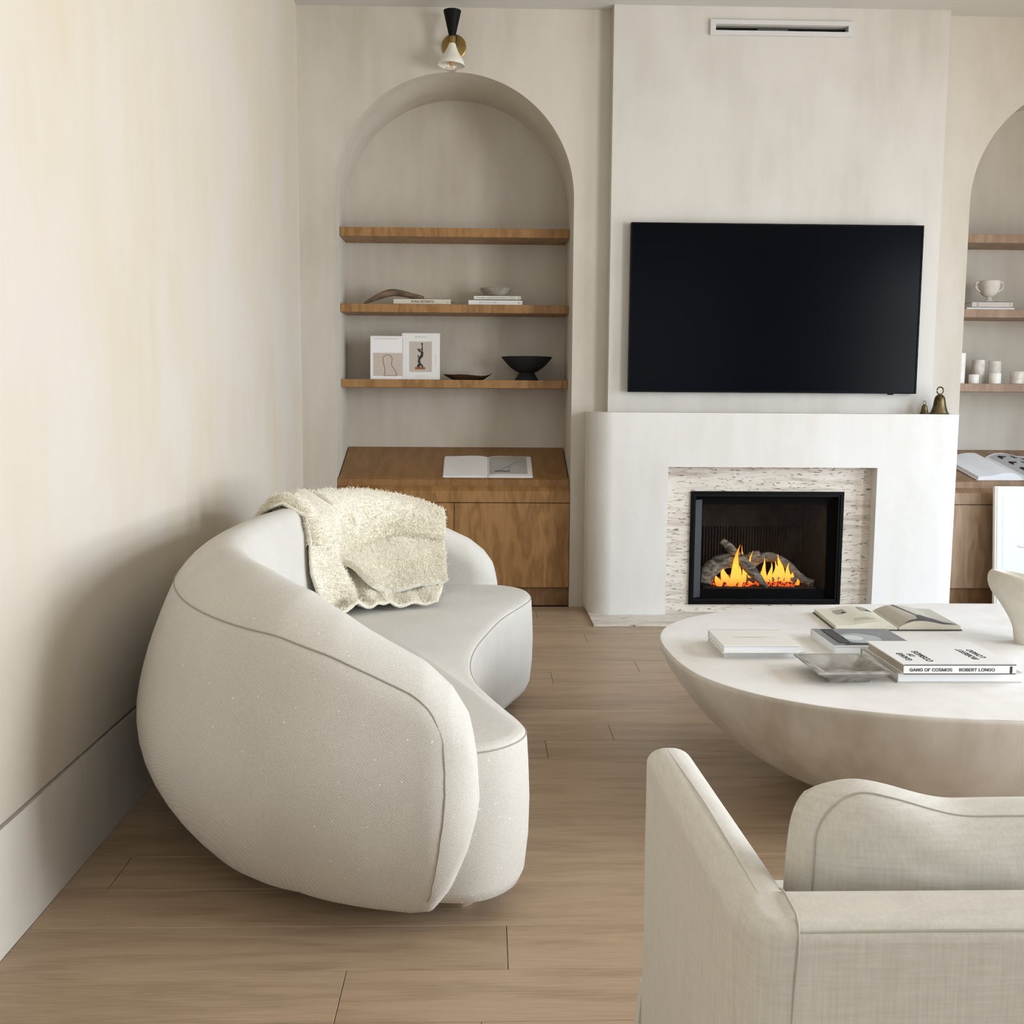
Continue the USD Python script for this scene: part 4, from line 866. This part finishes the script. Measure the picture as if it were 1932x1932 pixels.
n_ = np.where((n_ * _d).sum(-1, keepdims=True) < 0, -n_, n_)
obj('under_layer', noisy(solid(P, n_, .010), .002, 60, 2), THROW, throw, smooth=True)
rows_b = [[(.25, -1.74, .70), (.47, -1.44, .66), (.62, -1.41, .63), (.78, -1.39, .60)],
          [(.27, -1.80, .765), (.48, -1.55, .745), (.63, -1.51, .715), (.785, -1.49, .685)],
          [(.39, -1.93, .66), (.54, -1.73, .645), (.66, -1.65, .62), (.79, -1.60, .60)],
          [(.49, -2.00, .55), (.59, -1.86, .53), (.69, -1.77, .52), (.795, -1.70, .51)],
          [(.57, -2.02, .475), (.63, -1.94, .445), (.71, -1.86, .445), (.80, -1.77, .445)]]
P2, n2 = drape(rows_b, 80, 100, .005, 5, 5.0); P2 = conform(P2, .030, .042, 10)
n2 = np.cross(np.gradient(P2, axis=1), np.gradient(P2, axis=0)); n2 /= np.linalg.norm(n2, axis=-1, keepdims=True) + 1e-9
n2 = np.where((n2[..., 2:] - .3 * n2[..., 1:2]) < 0, -n2, n2)
obj('upper_layer', noisy(solid(P2, n2, .020), .0025, 60, 3), THROW, throw, smooth=True)
fp_ = spline([(.115, -1.93, .700), (.185, -1.965, .752), (.262, -2.02, .748), (.330, -2.07, .690), (.385, -2.10, .62)], 40)
fp_ = conform(fp_[:, None], .020, .024)[:, 0]
_t = np.gradient(fp_, axis=0); _t /= np.linalg.norm(_t, axis=1)[:, None]
_a = np.cross(_t, [0, 0, 1.0]); _a /= np.linalg.norm(_a, axis=1)[:, None]; _b = np.cross(_a, _t)
_th = np.linspace(-.6, 2 * np.pi - .9, 30); _rr = np.linspace(.021, .030, 30)
_V = fp_[:, None] + _a[:, None] * (_rr * np.cos(_th))[None, :, None] + _b[:, None] * (_rr * .85 * np.sin(_th))[None, :, None]
_nn = _a[:, None] * np.cos(_th)[None, :, None] + _b[:, None] * np.sin(_th)[None, :, None]
fm = noisy(solid(_V, _nn, .007), .003, 30, 8)
obj('rolled_edge', fm, THROW, throw, smooth=True, label='rolled top edge of the throw')
def pile(surfs, n, length, seed):
    """short curly wool fibres standing off the cloth: surfs are (points, outward normals, lift, share)"""
    r_ = np.random.default_rng(seed); pts, cnt = [], []
    for P_, N_, lift, share in surfs:
        k_ = int(n * share); i = r_.random(k_) * (P_.shape[0] - 1.001); j = r_.random(k_) * (P_.shape[1] - 1.001)
        i0, j0 = i.astype(int), j.astype(int); fi, fj = (i - i0)[:, None], (j - j0)[:, None]
        bil = lambda A: (A[i0, j0] * (1 - fi) + A[i0 + 1, j0] * fi) * (1 - fj) + (A[i0, j0 + 1] * (1 - fi) + A[i0 + 1, j0 + 1] * fi) * fj
        q, nn = bil(P_), bil(N_); dv_ = nn + r_.normal(size=(k_, 3)) * .6; dv_ /= np.linalg.norm(dv_, axis=1, keepdims=True)
        L_ = length * (.5 + r_.random((k_, 1))); sd = r_.normal(size=(k_, 3)) * L_ * .4; q = q + nn * lift
        pts.append(np.stack([q - nn * .002, q + dv_ * L_ * .5 + sd * .3, q + dv_ * L_ * .7 + sd], 1).reshape(-1, 3)); cnt += [3] * k_
    return np.vstack(pts), cnt
def curves(name, pts, cnt, width, mat, parent):
    p = path_for(name, parent); c = UsdGeom.BasisCurves.Define(stage, p)
    c.CreateTypeAttr('linear'); c.CreatePointsAttr(Vt.Vec3fArray.FromNumpy((pts - locs[parent]).astype(np.float32))); c.CreateCurveVertexCountsAttr(Vt.IntArray(list(map(int, cnt))))
    c.CreateWidthsAttr(Vt.FloatArray([float(width)])); c.SetWidthsInterpolation('constant')
    UsdShade.MaterialBindingAPI.Apply(c.GetPrim()).Bind(mat); tag(c.GetPrim(), kind='stuff'); locs[p] = locs[parent]
PILE = plain('throw_pile', (.88, .83, .70), .9)
ppts, pc = pile([(P2, n2, .010, .5), (P, n_, .005, .4), (_V, _nn, .0035, .10)], 50000, .0075, 3)
curves('pile', ppts, pc, .0014, PILE, throw)

# ---------------------------------------------------------------- armchair
ch = thing('armchair', 'slip-covered pale linen armchair seen from behind in the foreground', 'armchair', (1.55, -4.3, 0))
AX0, AX1 = 1.147, 1.92; AF, AB = -4.04, -4.59; AZ = .637
def outline(x0, x1, y0, y1, r, n=8):
    P = []
    for (cx, cy, a0) in ((x1 - r, y1 - r, 0), (x0 + r, y1 - r, 90), (x0 + r, y0 + r, 180), (x1 - r, y0 + r, 270)):
        for a in np.linspace(a0, a0 + 90, n): P.append((cx + r * math.cos(math.radians(a)), cy + r * math.sin(math.radians(a))))
    return np.array(P)
def soft_block(x0, x1, y0, y1, z0, z1, rc, rt, flare=0.0, ri=None):
    P = outline(x0, x1, y0, y1, rc); V = []
    c = P.mean(0)
    for z in np.linspace(z0, z1 - rt, 12):
        f = flare * np.clip(1 - (z - z0) / .3, 0, 1) ** 2; V.append(np.c_[P + (P - c) / np.linalg.norm(P - c, axis=1)[:, None] * f, np.full(len(P), z)])
    for a in np.linspace(0, np.pi / 2, 12)[1:]:
        r_ = (ri or rt) * (1 - math.cos(a)); V.append(np.c_[inset(P, r_), np.full(len(P), z1 - rt + rt * math.sin(a))])
    hx, hy = (x1 - x0) / 2 - rt, (y1 - y0) / 2 - rt
    last = V[-1]; V.append(np.c_[c[0] + (last[:, 0] - c[0]) * .0002, c[1] + (last[:, 1] - c[1]) * .0002, np.full(len(P), z1 + .002)])
    m = grid(np.array(V), close_v=True); m.fix_normals(); return m
def slope(m):
    m.vertices[:, 2] += np.clip((m.vertices[:, 2] - .3) / .3, 0, 1) * .030 * (AF - m.vertices[:, 1]) / (AF - AB); return m
AZ, BZ_ = .630, .662
obj('arm', noisy(slope(soft_block(AX0, AX0 + .060, AB + .03, AF, .0, AZ, .026, .020, .012, .0285)), .0015, 8, 1), LINEN, ch, smooth=50)
obj('arm', noisy(slope(soft_block(AX1 - .060, AX1, AB + .03, AF, .0, AZ, .026, .020, .012, .0285)), .0015, 8, 2), LINEN, ch, smooth=50)
obj('backrest', noisy(soft_block(AX0 + .004, AX1 - .004, AB, AB + .074, .0, BZ_, .030, .016, .012), .0018, 9, 3), LINEN, ch, smooth=50)
zsm = BZ_ - .007
obj('seam', tube(np.c_[np.linspace(AX0 + .045, AX1 - .045, 40), np.full(40, AB + .0035), zsm + .001 * np.sin(np.linspace(0, 9, 40))], .0012, 6), LINEN_S, ch)
obj('seam', tube(spline([(AX0 + .047, AB + .073, BZ_ - .003), (AX0 + .046, AB + .055, BZ_ + .0018), (AX0 + .045, AB + .028, BZ_ + .0022), (AX0 + .044, AB + .010, BZ_ + .0008), (AX0 + .043, AB + .0022, zsm), (AX0 + .041, AB - .0016, zsm - .03), (AX0 + .038, AB - .002, .5), (AX0 + .037, AB - .003, .3), (AX0 + .036, AB - .006, .05)], 60), .0012, 6), LINEN_S, ch)
obj('seam', tube([(AX0 + .002, AF - .03, AZ - .014), (AX0 + .002, AB + .10, AZ + .010)], .0006, 6), LINEN_S, ch)
obj('seat', noisy(soft_block(AX0 + .060, AX1 - .060, AB + .075, AF + .03, .20, .435, .03, .035), .003, 8, 4), LINEN, ch, smooth=50)
obj('skirt', box(AX0 + .055, AX1 - .055, AF - .03, AF - .012, .0, .3), LINEN, ch)
def pillow(x0, x1, y, z0, z1, t, sag, seed):
    nx, nz = 70, 50
    u, v = np.meshgrid(np.linspace(-1, 1, nx), np.linspace(-1, 1, nz), indexing='ij')
    e = (1 - np.abs(u) ** 5) * (1 - np.abs(v) ** 5)
    th_ = t * .5 * np.clip(e, 0, 1) ** .55
    X = (x0 + x1) / 2 + (x1 - x0) / 2 * u * (1 - .02 * v ** 2 - .035 * np.abs(v) ** 10)
    Z = (z0 + z1) / 2 + (z1 - z0) / 2 * v * (1 - .03 * u ** 2 - .075 * np.abs(u) ** 12) + sag(X) * np.clip((v + 1) / 2, 0, 1) ** 2
    wr = .006 * (meshkit.fbm(np.stack([u * 4, v * 4, np.full_like(u, seed)], -1), 4, seed) - .5)
    A = np.stack([X, y - th_ - wr * 2 * e, Z], -1); B = np.stack([X, y + th_, Z], -1)
    m = cat_([grid(A), grid(B[::-1])]); m.merge_vertices(); m.fix_normals(); return m, A
pm, A = pillow(1.218, 1.855, -4.446, .43, .737, .115, lambda X: -.026 * np.clip((X - 1.275) / .115, 0, 1) ** 2 * (3 - 2 * np.clip((X - 1.275) / .115, 0, 1)), 3)
obj('skirt_flap', prism_xz([(AX0 + .001, .295), (AX0 + .03, .295), (AX0 + .03, .001), (AX0 - .024, .001)], AF - .02, AF + .004), LINEN, ch)
cu = thing('back_cushion', 'pale linen back cushion with a seamed edge, standing in the armchair', 'cushion', (1.54, -4.452, .437))
obj('cover', pm, LINEN, cu, smooth=60)
pp = np.vstack([A[2, 4:44], A[3:4, 46], A[5:64, 48]]) + [0, -.0005, 0]
obj('seam', tube(spline(pp[::2], 220), .0009, 6), LINEN_S, cu)
